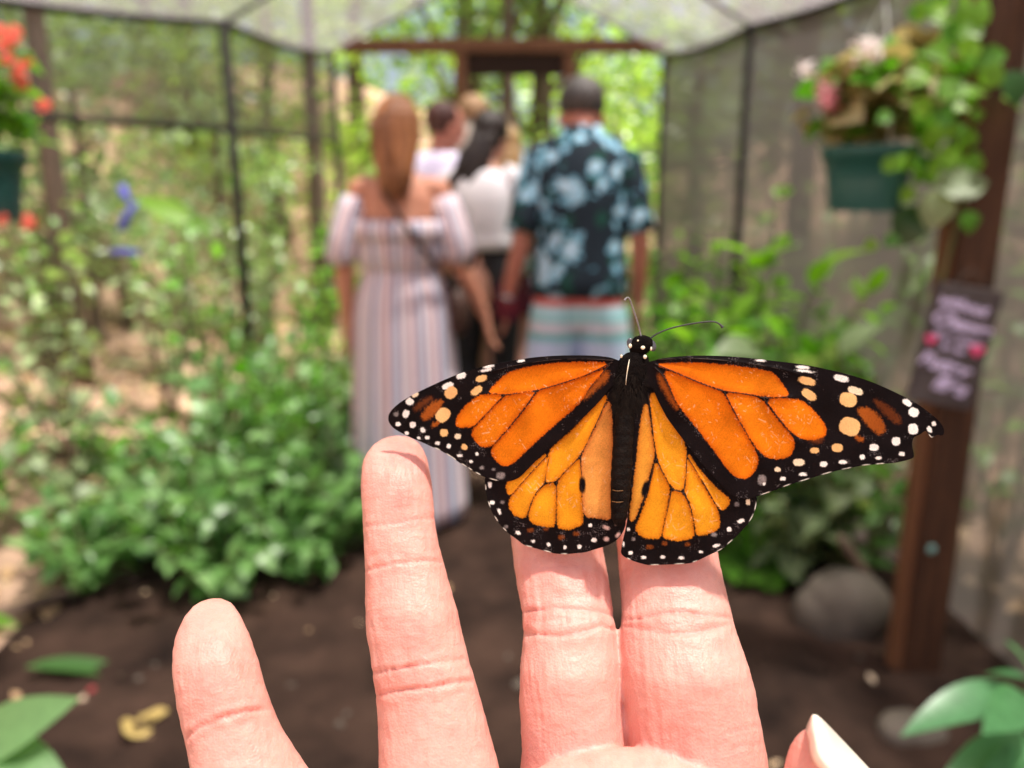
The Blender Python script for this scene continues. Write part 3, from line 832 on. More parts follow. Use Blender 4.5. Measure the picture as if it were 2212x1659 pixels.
for sd in (-1, 1):
    tr.tube([(sd*0.045, 0, 1.12), (sd*0.05, 0, 1.0), (sd*0.085, 0, 0.88), (sd*0.092, 0.005, 0.74), (sd*0.10, 0.014, 0.48), (sd*0.10, -0.012, 0.34), (sd*0.10, -0.022, 0.12)], [(0.105, 0.108), (0.125, 0.118), (0.112, 0.118), (0.096, 0.100), (0.064, 0.066), (0.066, 0.068), (0.046, 0.05)], 24, up=(0, 1, 0))
tr.build("trousers", m_blackcloth, root, remesh=0.008)
m_darkhair = hairmat("dark_brown_hair", (0.030, 0.016, 0.012), (0.012, 0.007, 0.006))
hm = MB()
hm.ellipsoid((hc.x, hc.y - 0.014, hc.z + 0.03), (0.092, 0.108, 0.104), 24, 16)
gs = np.random.default_rng(8)
for k in range(26):
    o_ = Vector((gs.normal() * 0.028, gs.normal() * 0.012, 0)); ln_ = gs.uniform(0.72, 1.08); cv_ = gs.normal() * 0.018
    way = [(0.0, -0.05, 0.07), (-0.018, -0.098, -0.02), (-0.046, -0.122, -0.10), (-0.078, -0.138, -0.18), (-0.112, -0.144, -0.25), (-0.14, -0.145, -0.31)]
    pts_ = [hc + Vector((x * ln_, y, z * ln_ if z < 0 else z)) + o_ * (0.35 + 0.25 * i) + Vector((cv_ * math.sin(1.9 * i + k), 0, 0)) for i, (x, y, z) in enumerate(way)]
    hm.tube(pts_, [0.03, 0.026, 0.022, 0.018, 0.013, 0.005], 8)
hm.build("hair", m_darkhair, root, remesh=0.006)

# ---------------- person in a lavender shirt, head turned aside
m_lav = pmat("lavender_shirt_cloth", (0.66, 0.60, 0.80), (0.74, 0.70, 0.86), scale=6, rough=0.85, bump=0.3, bscale=12)
root, s, J, hc, Mh = human("person", 958, 4.35, 1.79, "person in a pale lavender shirt with head turned aside, behind the woman's shoulder", skin_b, 'm', 0.1, None, head_turn=-1.2, head_tilt=(0.035, 0.0))
MB().rings([(0.92,.205,.150),(1.05,.196,.145),(1.18,.198,.142),(1.30,.205,.140),(1.38,.205,.128),(1.43,.18,.108),(1.47,.10,.082)], 56, fb(6, 0.02)).build("shirt", m_lav, root, solid=0.005).scale = (s, s, s)
for sd in (-1, 1):
    sh, el, wr = J[sd]
    MB().tube([sh + Vector((-sd*0.05, 0, 0.01)), sh, sh.lerp(el, 0.4), sh.lerp(el, 0.8)], [0.070, 0.077, 0.076, 0.078], 20, cap=False).build("sleeve", m_lav, root, solid=0.004)
tr = MB()
for sd in (-1, 1):
    tr.tube([(sd*0.05, 0, 1.02), (sd*0.09, 0, 0.90), (sd*0.10, 0.005, 0.74), (sd*0.105, 0.014, 0.48), (sd*0.105, -0.02, 0.10)], [(0.13, 0.12), (0.125, 0.125), (0.105, 0.11), (0.08, 0.08), (0.07, 0.07)], 20, up=(0, 1, 0))
tr.build("trousers", pmat("grey_trousers", (0.10, 0.10, 0.13), None, rough=0.85), root, remesh=0.009)
MB().ellipsoid(hc + Mh @ Vector((0, -0.024, 0.035)), (0.094, 0.100, 0.100), 24, 16).build("hair", hairmat("auburn_hair", (0.10, 0.03, 0.022), (0.05, 0.015, 0.012)), root, remesh=0.006)

# ---------------- fair-haired person in white and turquoise, maroon shorts, bare legs
m_turq = pmat("white_turquoise_shirt_cloth", (0.82, 0.82, 0.80), (0.30, 0.66, 0.70), scale=4.5, rough=0.85, stretch=(3, 1, 0.6))
root, s, J, hc, Mh = human("person", 1092, 4.55, 1.68, "fair-haired person in a white and turquoise shirt and maroon shorts, half hidden behind the man", skin_c, 'f', 0.0, None, head_turn=0.3)
MB().rings([(0.90,.20,.15),(1.05,.185,.14),(1.18,.186,.14),(1.30,.190,.135),(1.38,.185,.122),(1.42,.155,.10),(1.455,.09,.08)], 56, fb(6, 0.02)).build("shirt", m_turq, root, solid=0.005).scale = (s, s, s)
for sd in (-1, 1):
    sh, el, wr = J[sd]
    MB().tube([sh + Vector((-sd*0.05, 0, 0.01)), sh, sh.lerp(el, 0.4), sh.lerp(el, 0.8)], [0.066, 0.074, 0.072, 0.074], 20, cap=False).build("sleeve", m_turq, root, solid=0.004)
so = MB()
for sd in (-1, 1):
    so.tube([(sd*0.05, 0, 0.98), (sd*0.09, 0, 0.88), (sd*0.098, 0.005, 0.74), (sd*0.105, 0.01, 0.66)], [(0.125, 0.118), (0.12, 0.122), (0.104, 0.108), (0.10, 0.104)], 20, up=(0, 1, 0))
so.build("shorts", pmat("maroon_shorts_cloth", (0.16, 0.022, 0.03), (0.07, 0.012, 0.03), scale=8, rough=0.85), root, remesh=0.009)
m_blond = hairmat("fair_hair", (0.52, 0.34, 0.16), (0.36, 0.20, 0.08))
hm = MB(); hm.ellipsoid((hc.x, hc.y - 0.014, hc.z + 0.03), (0.092, 0.108, 0.104), 24, 16)
hm.rings([(z * s, rx, ry, 0, cy) for z, rx, ry, cy in [(1.60,.09,.078,-.05),(1.50,.10,.066,-.08),(1.40,.10,.05,-.10),(1.30,.075,.035,-.12),(1.24,.02,.02,-.12)]][::-1], 40, lambda th, t: 1 + 0.06 * math.sin(11 * th), cap=True)
hm.build("hair", m_blond, root, remesh=0.006)

# ---------------- tan-haired tall person right behind the dark-haired woman
m_tan = pmat("tan_shirt_cloth", (0.62, 0.56, 0.48), (0.50, 0.44, 0.38), scale=6, rough=0.85)
root, s, J, hc, Mh = human("person", 1028, 4.75, 1.86, "tall sandy-haired person whose head shows above the dark-haired woman", skin_c, 'm', 0.0, None)
MB().rings([(0.98,.205,.150),(1.1,.20,.148),(1.25,.202,.146),(1.40,.210,.144),(1.50,.212,.130),(1.55,.18,.108),(1.595,.10,.082)], 56, fb(6, 0.02)).build("shirt", m_tan, root, solid=0.005).scale = (s, s, s)
for sd in (-1, 1):
    sh, el, wr = J[sd]
    MB().tube([sh + Vector((-sd*0.05, 0, 0.01)), sh, sh.lerp(el, 0.4), sh.lerp(el, 0.8)], [0.074, 0.082, 0.080, 0.082], 20, cap=False).build("sleeve", m_tan, root, solid=0.004)
tr = MB()
for sd in (-1, 1):
    tr.tube([(sd*0.05, 0, 1.10), (sd*0.095, 0, 0.98), (sd*0.105, 0.005, 0.80), (sd*0.11, 0.014, 0.52), (sd*0.11, -0.02, 0.10)], [(0.14, 0.125), (0.13, 0.13), (0.11, 0.115), (0.085, 0.085), (0.075, 0.075)], 20, up=(0, 1, 0))
tr.build("trousers", pmat("khaki_trousers", (0.22, 0.17, 0.11), None, rough=0.85), root, remesh=0.009)
MB().ellipsoid((hc.x, hc.y - 0.018, hc.z + 0.045), (0.096, 0.110, 0.102), 24, 16).build("hair", hairmat("sandy_hair", (0.42, 0.25, 0.12), (0.28, 0.15, 0.07)), root, remesh=0.006)

# ---------------- maroon pouch hanging from the man's left hand
bp = at_y(1098, 652, 3.17)
bag_o = empty("pouch", (bp.x, bp.y, bp.z - 0.08), 0.2, "small maroon pouch hanging from the man's left hand", "bag")
m_mar = pmat("maroon_pouch_cloth", (0.20, 0.025, 0.035), (0.07, 0.012, 0.03), scale=12, rough=0.8, bump=0.4, bscale=30)
MB().tube([(0, 0, 0.0), (0, 0, 0.012), (0, 0, 0.08), (0, 0, 0.14), (0, 0, 0.165)], [(0.040, 0.020), (0.055, 0.032), (0.060, 0.038), (0.048, 0.028), (0.030, 0.012)], 20, up=(0, 1, 0)).build("pouch_body", m_mar, bag_o)
MB().tube([(-0.025, 0, 0.16), (-0.015, 0, 0.20), (0, 0, 0.215), (0.015, 0, 0.20), (0.025, 0, 0.16)], 0.005, 8).build("handle", m_mar, bag_o)
# ================================================================== plants in the beds
m_stem = pmat("green_stem", (0.10, 0.16, 0.05), (0.12, 0.10, 0.05), scale=20, rough=0.7)
m_woody = pmat("woody_stem", (0.11, 0.075, 0.05), (0.07, 0.045, 0.03), scale=20, rough=0.85)
LM = dict(
    cool=leafmat("leaf_cool_green", (0.05, 0.135, 0.026), (0.125, 0.265, 0.068), (0.29, 0.46, 0.20), rough=0.34, spec=0.6, trans=0.30),
    mid=leafmat("leaf_mid_green", (0.045, 0.15, 0.010), (0.10, 0.27, 0.022), (0.20, 0.40, 0.06), rough=0.40, spec=0.5, trans=0.35),
    lime=leafmat("leaf_lime_green", (0.09, 0.22, 0.012), (0.17, 0.34, 0.022), (0.26, 0.44, 0.05), rough=0.42, spec=0.4, trans=0.45),
    sage=leafmat("leaf_sage_green", (0.12, 0.17, 0.075), (0.20, 0.27, 0.13), (0.34, 0.40, 0.22), rough=0.45, spec=0.5, trans=0.3),
    dark=leafmat("leaf_dark_green", (0.015, 0.055, 0.012), (0.028, 0.085, 0.016), (0.05, 0.12, 0.03), rough=0.35, spec=0.5, trans=0.2),
    fresh=leafmat("leaf_fresh_green", (0.045, 0.15, 0.05), (0.075, 0.22, 0.085), (0.14, 0.32, 0.14), rough=0.36, spec=0.55, trans=0.3),
    pale=leafmat("leaf_sunlit_pale", (0.20, 0.32, 0.06), (0.32, 0.44, 0.12), (0.50, 0.58, 0.26), rough=0.25, spec=0.8, trans=0.45),  # glare at the far end put into a paler leaf colour
    milk=leafmat("leaf_pale_green", (0.11, 0.23, 0.08), (0.14, 0.28, 0.10), (0.19, 0.34, 0.14), rough=0.40, spec=0.45, trans=0.35),
)
LEAF = {}
def leafme(kind, w, curl, **kw):
    k = (kind, round(w, 2), round(curl, 2))
    if k not in LEAF: LEAF[k] = leaf_mesh("leaf", w, curl, LM[kind], **kw)
    return LEAF[k]

def shrub(x, y, h, spread, kind, label, cat="plant", group=None, name="leafy_shrub", stems=6, per=9, leaf=0.075, seed=0, width=0.27, z=None, lean=(0, 0), woody=False):
    """a plant with several arching stems and single leaves along them"""
    g = np.random.default_rng(seed * 7 + 13)
    z = hz(x, y) if z is None else z
    t = empty(name, (x, y, z), 0, label, cat, group)
    sm = MB()
    for k in range(stems):
        a = 2 * math.pi * (k + g.uniform(0, 0.7)) / stems; r_ = spread * g.uniform(0.45, 1.0); hh = h * g.uniform(0.65, 1.0)
        p0 = Vector((0.02 * math.cos(a), 0.02 * math.sin(a), -0.02))
        p2 = Vector((math.cos(a) * r_ + lean[0], math.sin(a) * r_ + lean[1], hh))
        p1 = Vector((p2.x * 0.35, p2.y * 0.35, hh * 0.62))
        pts = [p0 * (1 - u) ** 2 + p1 * 2 * u * (1 - u) + p2 * u * u for u in np.linspace(0, 1, 7)]
        sm.tube(pts, [0.007 * (1 - 0.7 * u) + 0.0012 for u in np.linspace(0, 1, 7)], 6)
        for j in range(per):
            u = 0.22 + 0.78 * (j + g.uniform(0, 0.6)) / per
            q = p0 * (1 - u) ** 2 + p1 * 2 * u * (1 - u) + p2 * u * u
            aa = g.uniform(0, 6.28)
            d = Vector((math.cos(aa), math.sin(aa), g.uniform(-0.25, 0.55)))
            if u > 0.93: d = Vector((d.x * 0.5, d.y * 0.5, 0.9))
            cv = (0.15, 0.35, 0.6)[int(g.integers(3))]
            place_leaf(leafme(kind, width, cv), t, q, d, leaf * g.uniform(0.65, 1.25), g.normal() * 0.35)
    sm.build("stems", m_woody if woody else m_stem, t)
    return t

# -- left bed: a dense low thicket of soft green shrubs
LB = "leafy green shrub in the dense bed left of the woman"
bed = [(-0.62,2.72,.40),(-0.86,2.58,.42),(-1.12,2.50,.46),(-0.78,2.95,.48),(-1.05,2.88,.52),(-1.32,2.98,.55),(-0.72,3.25,.52),(-0.98,3.2,.58),(-1.25,3.3,.6),
       (-0.82,3.58,.56),(-1.1,3.62,.62),(-1.38,3.66,.62),(-0.95,3.95,.60),(-1.2,4.0,.66),(-0.56,3.02,.34),(-1.42,2.40,.30),(-0.72,2.50,.30),(-0.98,2.36,.28),(-1.36,2.72,.30),(-1.62,2.95,.28),(-1.56,2.58,.24),(-1.50,3.35,.36),(-1.78,3.35,.30),(-1.22,2.62,.34),(-0.66,3.7,.5)]
ORD = ["first", "second", "third", "fourth", "fifth", "sixth", "seventh", "eighth"]
def rowed(spots, nrow, desc, frm):
    """label for each spot: row from the front, place in the row counted from frm"""
    n_ = len(spots); order = sorted(range(n_), key=lambda i: spots[i][1]); per_ = math.ceil(n_ / nrow); out_ = {}
    rows_ = ["front row", "second row", "third row", "back row"] if nrow == 4 else (["front row", "middle row", "back row"] if nrow == 3 else ["front row", "back row"])
    for r_ in range(nrow):
        for k, i in enumerate(sorted(order[r_ * per_:(r_ + 1) * per_], key=lambda i: abs(spots[i][0]))):
            out_[i] = desc.format(rows_[r_], ORD[k]) + frm
    return out_
ORD += ["ninth", "tenth"]
bl_ = rowed(bed, 4, "leafy green shrub in the {} of the left bed, {}", " from the path")
for i, (x, y, h) in enumerate(bed):
    shrub(x, y, h * 1.12, 0.27, ["cool", "cool", "mid", "cool", "sage"][i % 5] if y > 2.9 else "cool", bl_[i], group="shrubs in the left bed", stems=9, per=9, leaf=0.088, seed=i + 1, width=0.31)
# -- greener taller plants along the left netting and behind the woman
for i, (x, y, h, k) in enumerate([(-1.05,4.5,.95,"lime"),(-1.25,4.9,1.15,"mid"),(-0.95,5.2,1.0,"lime"),(-1.2,5.7,1.3,"mid"),(-1.30,4.35,.9,"cool")]):
    shrub(x, y, h, 0.26, k, "taller plant behind the red-haired woman, " + ["lime and second nearest", "mid green and leaning on the netting", "lime and closest to the path", "farthest and tallest", "nearest beside the dark post"][i], group="plants behind the woman", stems=7, per=10, leaf=0.09, seed=60 + i)
# -- right bed: lush bright plants beside the man
_rb = [(0.82,3.25,.95,"mid",.11),(1.02,3.05,1.12,"lime",.13),(0.95,3.6,1.2,"lime",.12),(1.08,2.75,.95,"mid",.11),(0.78,3.75,1.0,"mid",.11),(1.05,3.95,1.25,"lime",.12),(0.86,2.85,.72,"mid",.10),(1.2,2.45,.7,"cool",.09),(0.98,2.5,.55,"sage",.12),(0.72,4.4,1.1,"mid",.11),(1.0,4.8,1.2,"lime",.12),(0.8,5.5,1.2,"mid",.11),(1.12,3.35,1.0,"lime",.15),(0.90,3.05,.85,"lime",.14),(1.18,2.95,.9,"mid",.15),(1.22,2.7,.6,"mid",.12),(0.75,3.4,.8,"lime",.13),(0.88,2.62,.5,"mid",.10)]
_rl = rowed(_rb, 3, "bright leafy plant in the {} of the right bed, {}", " from the path")
for i, (x, y, h, k, lf) in enumerate(_rb):
    shrub(x, y, h, 0.26, k, _rl[i], group="plants in the right bed", stems=8, per=9, leaf=lf, seed=90 + i, width=0.28)
# a long arching yellow-green spray and the tall lime plant beside the right netting
shrub(1.02, 3.3, 1.42, 0.12, "lime", "tall lime-green plant rising against the netting left of the pink hanging pot", stems=3, per=8, leaf=0.15, seed=131, width=0.36, name="tall_plant", lean=(0.06, 0))
shrub(0.95, 2.9, 1.05, 0.10, "lime", "plant with long arching yellow-green sprays beside the man's arm", stems=5, per=10, leaf=0.14, seed=132, width=0.22, name="arching_plant", lean=(0.30, -0.25))
shrub(1.15, 2.5, 0.95, 0.16, "sage", "grey-green plant with broad leaves behind the butterfly's right wing", stems=5, per=7, leaf=0.15, seed=133, width=0.36, name="broad_leaf_plant", lean=(-0.25, -0.1))
# fern by the rock
def fern(x, y, label, n=8, ln=0.20, seed=0, kind="lime"):
    g = np.random.default_rng(seed)
    t = empty("fern", (x, y, 0.02), 0, label, "fern")
    me = leafme(kind, 0.22, 0.15)
    sm = MB()
    for k in range(n):
        a = 6.28 * k / n + g.uniform(-0.2, 0.2); L_ = ln * g.uniform(0.7, 1.1)
        pts = [Vector((math.cos(a) * L_ * u, math.sin(a) * L_ * u, L_ * (0.95 * u - 0.75 * u * u))) for u in np.linspace(0, 1, 8)]
        sm.tube(pts, [0.0028 * (1 - 0.7 * u) for u in np.linspace(0, 1, 8)], 5)
        sd = Vector((-math.sin(a), math.cos(a), 0))
        for j in range(2, 12):
            u = j / 12; q = Vector((math.cos(a) * L_ * u, math.sin(a) * L_ * u, L_ * (0.95 * u - 0.75 * u * u)))
            for sg in (-1, 1):
                place_leaf(me, t, q, sd * sg + Vector((math.cos(a), math.sin(a), 0)) * 0.5, 0.075 * math.sin(math.pi * (0.15 + 0.8 * u)), 0, name="leaflet")
    sm.build("stems", m_stem, t)
_f = on_ground(1650, 1285)
fern(_f.x, _f.y + 0.10, "small bright green fern growing beside the grey boulder", seed=4, kind="mid")
fern(0.95, 2.75, "green fern in shade above the boulder and below the butterfly's wing", seed=5, kind="mid", ln=0.32)
# -- outside left: thin plants with pale leaves seen through the netting
_ob = [(-2.1,4.6,1.0,"sage"),(-2.4,5.4,1.2,"sage"),(-2.9,4.8,1.1,"mid"),(-2.2,3.6,.8,"sage"),(-3.0,3.8,.9,"sage"),(-3.5,5.0,1.2,"sage"),(-2.0,6.0,1.3,"sage"),(-2.7,6.4,1.3,"mid"),(-3.6,4.2,1.0,"mid"),(-2.5,3.2,.7,"mid"),(-1.9,3.1,.6,"sage"),(-4.3,5.6,1.1,"sage"),(-2.1,2.7,.5,"mid"),(-2.3,2.3,.4,"sage"),(-1.75,5.2,1.1,"sage"),(-3.2,7.4,1.2,"sage"),(-1.8,7.0,1.3,"mid"),(-2.6,8.2,1.2,"lime"),
  (-2.5,4.2,1.3,"sage"),(-3.3,5.6,1.4,"sage"),(-4.0,4.8,1.3,"mid"),(-3.0,6.0,1.5,"sage"),(-4.6,6.8,1.4,"sage"),(-3.8,7.8,1.5,"mid"),(-5.2,6.0,1.3,"sage"),(-1.75,4.4,1.3,"mid"),(-2.3,7.2,1.6,"sage"),(-5.0,4.6,1.2,"sage")]
_ol = rowed(_ob, 4, "thin pale-leaved bush outside the left netting, {}, {}", " from the tunnel")
for i, (x, y, h, k) in enumerate(_ob):
    shrub(x, y, h, 0.38, k, _ol[i], group="bushes outside the left netting", stems=9, per=9, leaf=0.11, seed=200 + i, width=0.25, name="thin_bush", woody=True)
_qb = [(1.9,5.0,1.6,"sage"),(2.4,4.2,1.7,"mid"),(2.0,3.2,1.5,"sage"),(2.6,5.6,1.8,"sage"),(2.2,2.4,1.3,"mid"),(1.8,1.9,1.0,"sage"),(3.0,3.6,1.6,"sage"),(2.3,6.4,2.0,"mid"),(3.4,4.6,1.9,"mid"),(2.7,2.8,1.6,"sage"),(1.75,2.55,1.3,"mid"),(1.85,1.45,1.2,"mid"),(2.1,1.9,1.4,"sage"),(1.7,3.6,1.4,"mid")]
_ql = rowed(_qb, 2, "tall grey-green bush outside the right netting, {}, {}", " from the tunnel")
for i, (x, y, h, k) in enumerate(_qb):
    shrub(x, y, h, 0.42, k, _ql[i], group="bushes outside the right netting", stems=8, per=9, leaf=0.12, seed=240 + i, width=0.24, name="tall_bush", woody=True)
_fb = [(-1.9,8.2,1.9,"pale"),(-1.1,7.8,1.7,"mid"),(-0.2,8.4,1.8,"pale"),(0.7,8.0,1.9,"pale"),(1.5,7.7,2.0,"mid"),(2.2,8.2,2.1,"pale"),(-2.8,9.0,2.0,"mid"),(0.2,9.4,2.2,"mid"),(1.1,9.0,2.3,"pale"),(-1.2,9.3,2.1,"pale")]
_fo_ = sorted(range(len(_fb)), key=lambda i: _fb[i][0]); ORD10 = ORD
for i, (x, y, h, k) in enumerate(_fb):
    shrub(x, y, h, 0.5, k, "sunlit bush behind the far end netting, %s counting from the left" % ORD10[_fo_.index(i)], group="sunlit bushes behind the far end", stems=9, per=12, leaf=0.14, seed=270 + i, width=0.30, name="sunlit_bush", woody=True)

# -- single bright leaf pair standing up in the left bed
t = empty("bright_leaf_plant", (-1.35, 3.35, 0.0), 0, "thin plant with one long glowing lime leaf left of the dark post", "plant")
c = at_y(350, 450, 3.35)
MB().tube([(0, 0, 0), (c.x + 1.35 + 0.05, 0, (c.z) * 0.6), (c.x + 1.35 + 0.10, 0, c.z - 0.02)], [0.008, 0.006, 0.004], 6).build("stem", m_stem, t)
place_leaf(leafme("lime", 0.20, 0.15), t, (c.x + 1.35 + 0.13, 0, c.z - 0.06), (-1, -0.1, 0.55), 0.27, 0.0, up=(0.3, -0.8, 0.7))
place_leaf(leafme("lime", 0.26, 0.35), t, (c.x + 1.35 + 0.10, 0, c.z - 0.05), (0.9, -0.3, -0.25), 0.13, 0.0, up=(0, -0.8, 0.7))
t = shrub(-1.18, 3.1, 0.86, 0.10, "milk", "plant with a round pale glossy leaf beside the woman's elbow", stems=3, per=4, leaf=0.13, seed=310, width=0.40, name="round_leaf_plant")
# -- blue strips caught outside the netting
m_blue = pmat("blue_violet_strip", (0.10, 0.13, 0.62), (0.16, 0.12, 0.50), scale=10, rough=0.6)
def strip(pts, w, label):
    mb = MB(); V = []; F = []
    for i, (p_, d_) in enumerate(pts):
        V += [Vector(p_) - Vector(d_) * w, Vector(p_) + Vector(d_) * w]
    for i in range(len(pts) - 1): F.append((2*i, 2*i+1, 2*i+3, 2*i+2))
    mb.add(V, F); o = mb.build("blue_strip", m_blue, None, solid=0.003)
    return tag(o, label, "strip")
a, b, c_ = at_y(262, 400, 3.6), at_y(272, 430, 3.6), at_y(282, 436, 3.6)
strip([(a, (1, 0, 0.3)), (b, (0.9, 0.2, 0.2)), (c_, (0.4, 0, 0.3))], 0.02, "small blue strip hanging above another among bushes at far left")
a, b, c_ = at_y(290, 438, 3.6), at_y(272, 470, 3.6), at_y(262, 498, 3.6)
strip([(a, (0.5, 0.3, 0.2)), (b, (0.9, 0.2, 0.2)), (c_, (1, 0, 0.0))], 0.028, "longer slanting blue strip hanging left of the glowing lime leaf")
a, b = at_y(238, 545, 3.7), at_y(300, 548, 3.7)
strip([(a, (0, 0.3, 0.8)), (at_y(270, 543, 3.7), (0, 0.2, 1)), (b, (0, 0.3, 0.8))], 0.016, "violet strip lying flat below the hanging blue strips")

# ================================================================== leaves close to the lens
def near_plant(label, base, stem_pts, leaves, kind, name="milkweed_plant", width=0.26):
    t = empty(name, base, 0, label, "plant")
    base = Vector(base)
    MB().tube([Vector(q) - base for q in stem_pts], [0.006, 0.005, 0.004, 0.003][:len(stem_pts)], 8).build("stem", m_stem, t)
    for a, b, cv, roll in leaves:
        a = Vector(a) - base; b = Vector(b) - base
        me_ = leafme(kind, width, cv, rows=10)
        place_leaf(me_, t, a, b - a, (b - a).length * 1.06, roll, up=(0.1, -0.45, 1))
    return t
bd = 0.62
near_plant("pale green leaves reaching in at the bottom left corner", at_depth(-85, 2500, 0.80),
    [at_depth(-85, 2500, 0.80), at_depth(-75, 2000, 0.70), at_depth(-65, 1700, bd), at_depth(-55, 1600, bd)],
    [(at_depth(-85, 1640, bd), at_depth(125, 1508, bd - 0.02), 0.15, 0.3), (at_depth(-65, 1610, bd), at_depth(123, 1652, bd - 0.04), 0.35, -0.1), (at_depth(-75, 1600, bd), at_depth(45, 1490, bd + 0.05), 0.35, 0.1),
     (at_depth(-75, 1690, bd), at_depth(65, 1740, bd - 0.05), 0.35, 0.2), (at_depth(-105, 1580, bd), at_depth(-235, 1500, bd), 0.35, 0)], "milk", width=0.19)
bd = 0.74
near_plant("fresh green plant with paired leaves at the bottom right corner", at_depth(2272, 2300, 0.95),
    [at_depth(2272, 2300, 0.95), at_depth(2242, 1900, 0.84), at_depth(2227, 1640, bd), at_depth(2222, 1470, bd)],
    [(at_depth(2217, 1500, bd), at_depth(1992, 1497, bd - 0.05), 0.35, 0.25), (at_depth(2227, 1590, bd), at_depth(2042, 1672, bd - 0.06), 0.35, 0.15), (at_depth(2222, 1470, bd), at_depth(2117, 1425, bd + 0.04), 0.35, 0.0),
     (at_depth(2232, 1460, bd), at_depth(2192, 1378, bd - 0.02), 0.15, 0.2), (at_depth(2227, 1480, bd), at_depth(2332, 1400, bd), 0.35, -0.2), (at_depth(2227, 1510, bd), at_depth(2162, 1545, bd - 0.10), 0.15, 0.0),
     (at_depth(2232, 1540, bd), at_depth(2362, 1560, bd - 0.06), 0.35, 0.0), (at_depth(2232, 1600, bd), at_depth(2372, 1690, bd - 0.06), 0.35, 0.0), (at_depth(2222, 1620, bd), at_depth(2162, 1720, bd - 0.1), 0.35, 0.0)], "fresh", width=0.14)
# ================================================================== timber post, sign, pots, stones
m_post = m_wood
post = empty("timber_post", (1.118, 1.92, 0), 0, "dark red-brown timber post standing at the right of the path", "post")
MB().box((-0.050, -0.045, -0.05), (0.050, 0.045, 2.30)).build("upright", m_post, post, smooth=False, bevel=0.005)
MB().box((-0.030, 0.0455, 1.0), (0.085, 0.062, 1.95)).build("batten", m_wood_far, post, smooth=False, bevel=0.003)
MB().box((-0.066, -0.030, -0.05), (-0.0505, 0.030, 2.30)).build("lit_edge_strip", m_wood_far, post, smooth=False, bevel=0.003)  # the post's sunlit left side, put in as a lighter strip
MB().ellipsoid((-0.02, -0.047, 0.42), (0.012, 0.004, 0.012), 12, 8).build("screw_cap", pmat("pale_teal_plastic", (0.25, 0.50, 0.46), None, rough=0.5), post)
MB().tube([(0.045, -0.03, 1.86), (0.03, -0.065, 1.76), (0.04, -0.07, 1.66), (0.075, -0.06, 1.60), (0.10, -0.05, 1.50), (0.105, -0.045, 1.38)], 0.006, 8).build("cord", pmat("pale_cord", (0.55, 0.44, 0.32), None, rough=0.8), post)
# leaning stake
a, b = on_ground(1935, 1330), at_y(1815, 1160, 2.15)
tag(MB().tube([a, a.lerp(b, 0.5), b], [0.016, 0.015, 0.013], 10).build("wooden_stake", pmat("weathered_stick", (0.20, 0.14, 0.10), (0.12, 0.08, 0.06), scale=10, rough=0.9, bump=0.5), None), "thin weathered stake leaning against the foot of the timber post", "stake")
a = on_ground(30, 1345); b = on_ground(330, 1255)
tag(MB().tube([a + Vector((-0.3, -0.12, 0.03)), a + Vector((0, 0, 0.04)), a.lerp(b, 0.5) + Vector((0, 0, 0.045)), b + Vector((0, 0, 0.04))], [0.022, 0.022, 0.020, 0.016], 10).build("fallen_branch", m_bark, None), "dark fallen branch on the soil below the left shrubs", "branch")

# sign board with chalk lettering
sg = at_y(2060, 748, 1.83)
sign = empty("sign_board", sg, 0, "small dark slate sign with lilac script and pink hearts hung on the post", "sign")
sign.rotation_euler = (R(-4), R(9), R(-8))
m_slate = pmat("dark_slate", (0.055, 0.045, 0.046), (0.085, 0.07, 0.068), scale=14, rough=0.8, bump=0.3, bscale=40)
MB().box((-0.077, -0.007, -0.145), (0.077, 0.007, 0.145)).build("board", m_slate, sign, smooth=False, bevel=0.003)
m_chalk = pmat("lilac_chalk", (0.66, 0.57, 0.82), (0.56, 0.48, 0.72), scale=120, rough=0.9)
m_pink = pmat("pink_chalk", (0.80, 0.10, 0.24), (0.70, 0.07, 0.20), scale=90, rough=0.9)
def text(s_, size, x, z, rot=0.0, shear=0.3, ext=0.0006):
    cu = bpy.data.curves.new("lettering", 'FONT'); cu.body = s_; cu.size = size; cu.align_x = 'CENTER'; cu.align_y = 'CENTER'
    cu.shear = shear; cu.extrude = ext; cu.offset = size * 0.035
    cu.materials.append(m_chalk)
    tmp_o = bpy.data.objects.new("lettering", cu); C.objects.link(tmp_o)
    bpy.context.view_layer.update()
    me_t = bpy.data.meshes.new_from_object(tmp_o.evaluated_get(bpy.context.evaluated_depsgraph_get()))
    bpy.data.objects.remove(tmp_o)
    o = bpy.data.objects.new("lettering", me_t); link(o, sign)
    o.location = (x, -0.0085, z); o.rotation_euler = (R(90), R(rot), 0)
    return o
text("without", 0.036, -0.008, 0.098, 6)
text("Change", 0.046, 0.0, 0.055, 8)
text("there would", 0.022, -0.002, 0.018, 6)
text("be no", 0.024, -0.005, -0.006, 4)
text("Butter", 0.046, -0.014, -0.048, 8)
text("flies", 0.050, 0.012, -0.095, 8)
def heart(x, z, r_):
    n = 28; V = []
    for k in range(n):
        t = 2 * math.pi * k / n
        V.append((r_ * math.sin(t) ** 3, 0, r_ * (0.81 * math.cos(t) - 0.31 * math.cos(2 * t) - 0.12 * math.cos(3 * t) - 0.06 * math.cos(4 * t))))
    F = [tuple(range(n))]
    o = obj("heart", mesh_from("heart", V, F, m_pink, False), sign, (x, -0.0088, z))
    md = o.modifiers.new("solid", 'SOLIDIFY'); md.thickness = 0.001
heart(-0.058, 0.008, 0.014); heart(0.050, 0.000, 0.017)
MB().tube([(-0.05, 0, 0.139), (-0.02, 0.004, 0.168), (0.0, 0.008, 0.185), (0.02, 0.004, 0.168), (0.05, 0, 0.139)], 0.0016, 6).build("string", pmat("dark_string", (0.08, 0.06, 0.05), None), sign)

